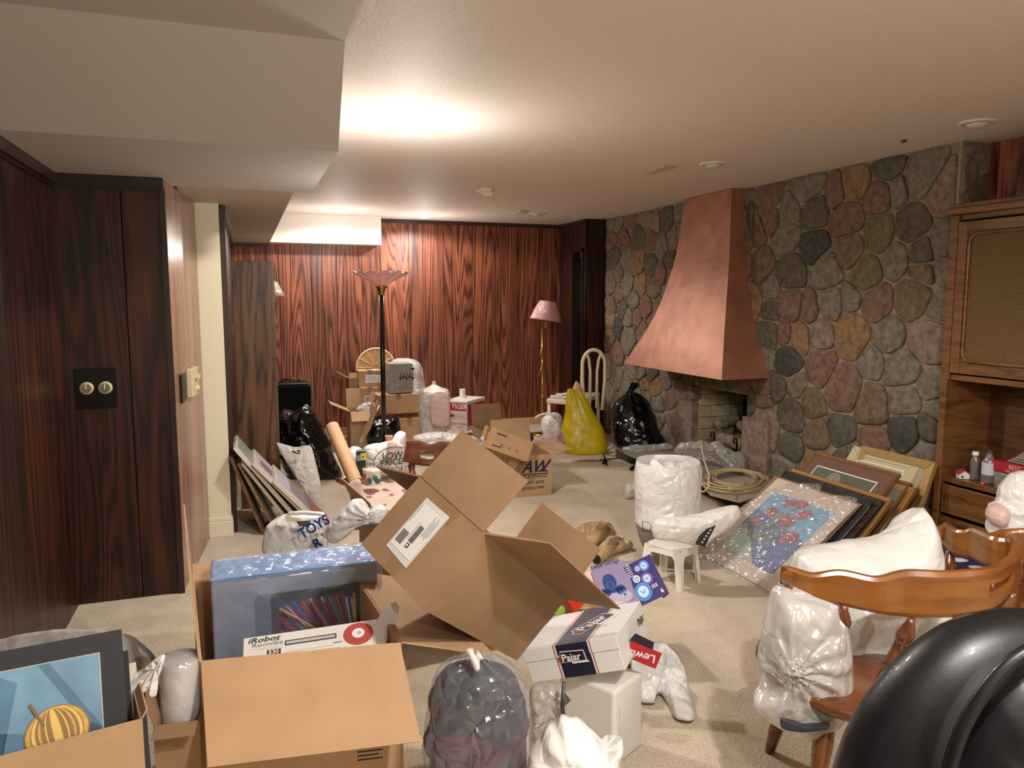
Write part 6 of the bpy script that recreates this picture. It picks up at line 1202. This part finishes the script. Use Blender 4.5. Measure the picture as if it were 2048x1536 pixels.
for k in range(42):
    t = k/41; x = .20+.25*t; sl = -.35-.9*(1-t); w_ = rs.uniform(.003, .008); y1 = .494-rs.uniform(0, .02); x = min(x, .44); y0 = .302+rs.uniform(0, .04); dx = (y0-y1)/-1.15*(.9-.9*t+.05)
    xb = min(.448, x+dx); yb = y1-(xb-x)/max(dx, 1e-6)*(y1-y0); dc.line((x, y1), (xb, yb), w_, STR[rs.randrange(9)], 4+k*.05)
for k in range(16):
    y = .31+.011*k; dc.line((.201, y), (.201+rs.uniform(.06, .16), max(.302, y-rs.uniform(.05, .12))), .005, STR[rs.randrange(9)], 6.5+k*.05)
dc.build('tablet_picture', r)
m = MB(); pts = [T @ V(p) for p in ((-.002, -.004, .05), (-.002, -.004, .59), (.522, -.004, .59), (.522, -.004, .05))]; pillow(m, pts, T.to_3x3() @ V((0, -1, 0)), .004, .0, seed=120, amp=.003, freq=9, pw=14, rag=0, straight=True); m.build('front_wrap', plastic('wrap_film', '#cfe0f4', .1, .5, 9, alpha=.05), r, smooth=True)
m = MB(); pts = [T @ V(p) for p in ((-.004, -.006, .594), (.524, -.006, .594), (.524, .19, .594), (-.004, .19, .594))]; pillow(m, pts, V((0, 0, 1)), .012, .001, straight=True, seed=121, amp=.010, freq=16, pw=6, rag=.004); m.build('top_wrap', plastic('top_film', '#bcd8f6', .1, .9, 16, alpha=.16), r, smooth=True)
m = MB(); pts = [T @ V(p) for p in ((.528, -.01, .05), (.534, -.01, .594), (.534, .195, .594), (.528, .195, .05))]; pillow(m, pts, V((1, 0, 0)), .006, .001, seed=122, amp=.006, freq=9, pw=6, straight=True); m.build('side_wrap', MATS['wrap_film'], r, smooth=True)
# robot vacuum box
o0, o1 = A(487, 1277, 2.19), A(768, 1236, 2.12); x = (o1-o0).normalized(); yv = V((x.y*-1, x.x, 0)).normalized()*.55+V((0, 0, .6)); z = x.cross(yv).normalized(); yv = z.cross(x).normalized()
# x right, yv up the printed face, -z into the carton
hb = .13; base = o0-yv*hb; W_ = (o1-o0).length
r = thing('robot_vacuum_box', 'white robot vacuum box printed with a red disc lying inside the foreground carton', 'box', base)
m = MB(); m.hexa([base-z*.09, base-z*.09+x*W_, base+x*W_, base, base-z*.09+yv*hb, base-z*.09+x*W_+yv*hb, base+x*W_+yv*hb, base+yv*hb]); m.build('box_body', M('vacuum_box_white', '#dcd8d2', .4), r, bevel=.002)
dc = Decal(base, x, yv, .001); GRT = M('robot_green', '#16423a', .5)
dc.text('iRobot', .012, hb-.018, .020, GRT, bold=.02, shear=.25, sx=1.6).text('Roomba', .024, hb-.031, .017, GREY, sx=1.5).rect(.02, hb-.037, .10, hb-.036, LGREY).rect(.04, hb-.041, .11, hb-.040, LGREY).rect(.066, hb-.058, .104, hb-.044, INK).text('530', .07, hb-.056, .014, WHITE, 3, bold=.02, sx=1.4)
dc.poly(rr_(.115, hb-.038, .26, hb-.024, .003), INK, 1).poly(rr_(.118, hb-.035, .257, hb-.027, .003), LGREY, 2).rect(.12, hb-.058, .25, hb-.0565, LGREY).rect(.12, hb-.066, .27, hb-.0645, LGREY).rect(.25, hb-.052, .275, hb-.049, M('teal_line', '#3f8a8a', .4), 1)
dc.ell(.322, hb-.035, .043, .032, M('disc_red', '#b0483c', .35), 1, 30).ell(.322, hb-.033, .018, .014, WHITE, 2, 24).ell(.325, hb-.033, .007, .005, LGREY, 3, 16); dc.build('box_print', r)
m = MB(); m.plate([A(a_, b_, 2.11) for a_, b_ in ((745, 1262), (757, 1236), (770, 1216), (783, 1204), (792, 1203), (798, 1213), (796, 1232), (786, 1258), (772, 1286), (755, 1288))], .003); m.build('tuck_flap', MATS['vacuum_box_white'], r)
# ---- pumpkin picture box at bottom left
zt = .575; fr, fl_ = G(285, 1438, zt), G(0, 1514, zt); u = (fr-fl_).normalized(); org = fr-u*.50; yw = math.atan2(u.y, u.x); T = yawT((org.x, org.y, 0), yw)
r = carton('cardboard_box', 'brown box at the bottom left holding the pumpkin picture', T, .50, .17, zt, flaps=[('x1', 30, .02)], mat=CARD, th=.005)
dc = Decal(T @ V((.50, 0, 0)), T.to_3x3() @ V((0, 1, 0)), V((0, 0, 1)), .001); dc.text('4/12', .02, .515, .05, INK, bold=.02); 
for k in range(6): dc.text('8' if k % 2 else '&', .03, .46-.04*k, .045, INK, bold=.01)
dc.build('side_print', r)
carton('cardboard_box', 'small open box with a bent flap holding the white paper roll', yawT((-.255, 2.0, 0), -.1), .11, .14, .42, flaps=[('y0', 100, .05), ('x0', 15, .13)], mat=CARD_D)
# picture
Yp = 1.93; TR = A(243, 1258, Yp); TL0 = A(0, 1303, Yp-.05); u = (TR-TL0).normalized(); BRp = A(262, 1455, Yp-.10); v = (TR-BRp); v = (v-u*v.dot(u)).normalized(); Wd = .48; Hh = .46
BL = TR-u*Wd-v*Hh; r = thing('framed_picture', 'black mounted painting of a yellow pumpkin in the bottom left box', 'picture', BL+u*Wd/2)
n = u.cross(v).normalized(); m = MB(); m.prism([BL, BL+u*Wd, BL+u*Wd+v*Hh, BL+v*Hh], -n*.006); m.build('mat_board', M('charcoal_mount', '#2f2f31', .8), r)
dc = Decal(BL, u, v, .0008); PB = M('painted_cloth_blue', '#6b93ab', .6, var=.22, vs=9); PB2 = M('painted_cloth_shadow', '#4f7490', .6, var=.2, vs=9); PUM = M('pumpkin_yellow', '#c39a3c', .55, var=.2, vs=30); PUM2 = M('pumpkin_brown', '#8d6730', .55); PUM3 = M('pumpkin_light', '#dbb95a', .55); MEL = M('melon_green', '#8a9a44', .55, var=.25, vs=20); WCL = M('painted_white_cloth', '#b9bec2', .6, var=.15, vs=9); BLD = M('painted_dark_blue', '#2f3d52', .6)
x1, y1, x0, y0 = Wd-.05, Hh-.045, .005, .06; dc.rect(x0-.002, y0-.002, x1+.002, y1+.002, LGREY, 1).rect(x0, y0, x1, y1, PB, 2)
dc.poly([(x0, y1-.06), (x0+.28, y1-.14), (x0+.3, y1-.18), (x0, y1-.16)], PB2, 3).poly([(x1-.21, y1), (x1-.16, y1-.03), (x1-.21, y1-.28), (x1-.25, y1-.28)], PB2, 3).poly([(x1-.12, y1), (x1-.10, y1), (x1-.0, y1-.16), (x1, y1-.2)], PB2, 3)
dc.poly([(x0, y1-.215), (x1-.15, y1-.215), (x1-.12, y1-.235), (x0, y1-.245)], WCL, 4).poly([(x0, y0), (x1-.2, y0), (x1-.06, y1-.245), (x1-.14, y1-.225), (x0+.2, y1-.26), (x0, y1-.30)], MEL, 5)
pcx, pcy = x1-.088, y1-.150
dc.ell(pcx+.040, pcy-.030, .050, .040, BLD, 5.5, 20).ell(pcx, pcy, .063, .056, PUM2, 6, 30, .2)
for k, rx in enumerate((.060, .049, .036, .022, .009)): dc.ell(pcx, pcy, rx, .054, PUM if k % 2 == 0 else PUM3, 6.3+.4*k, 26, .2).ell(pcx, pcy, rx*.86, .053, PUM2 if k < 4 else PUM3, 6.5+.4*k, 26, .2)
dc.line((pcx-.025, pcy+.018), (pcx-.05, pcy+.07), .006, M('stem', '#6f6238', .6), 8).build('painting', r)
for k in range(3):
    m = MB(); o2 = TR-n*(.02+.014*k)+u*(.012+.016*k)-v*(.05+.03*k); m.prism([o2-u*.4-v*.42, o2-v*.42, o2, o2-u*.4], -n*.008); tag(m.build('backing_board', [BLKM, M('ivory_board', '#b9b3a4', .6), BLKM][k]), ['black board directly behind the pumpkin painting', 'ivory edged board behind the pumpkin painting', 'rearmost black board behind the pumpkin painting'][k], 'board')
bag('plastic_bag', 'thin white plastic bag arching behind the pumpkin painting', [(-60, 1300), (0, 1279), (40, 1268), (100, 1260), (160, 1258), (230, 1262), (270, 1276), (300, 1300), (316, 1325), (312, 1345), (290, 1352), (240, 1360), (100, 1400), (-60, 1420)], 2.25, .03, plastic('grey_white_film', '#c4beb8', .35, .5, 14, alpha=.8), seed=130, amp=.016, freq=8)
rc_ = A(360, 1316, 2.08); r = thing('paper_roll', 'white paper roll in clear plastic standing in the bottom left corner', 'roll', V((rc_.x, rc_.y, .02)))
m = MB(); m.lathe((rc_.x, rc_.y, .02), rc_, [(0, .050), (1, .050)], n=36); m.build('paper_cylinder', M('roll_paper', '#cdc6c4', .6), r, smooth=False)
m = MB(); m.lathe((rc_.x, rc_.y, .02), rc_+V((0, 0, .012)), [(0, .053), (.5, .054), (.95, .055), (.985, .05), (1, .03)], n=40); m.build('film_wrap', plastic('roll_film', '#e2dfe2', .15, .7, 12, alpha=.18), r, smooth=True)
bag('bag_knot', 'white knotted tail', [(246, 1366), (262, 1350), (285, 1335), (305, 1322), (318, 1312), (330, 1310), (328, 1325), (322, 1340), (316, 1360), (314, 1392), (306, 1395), (304, 1375), (285, 1388), (262, 1392), (250, 1382)], 1.80, .016, WHT2, seed=131, amp=.010, freq=16, knotpx=(318, 1328), kamp=.01, parent=r)
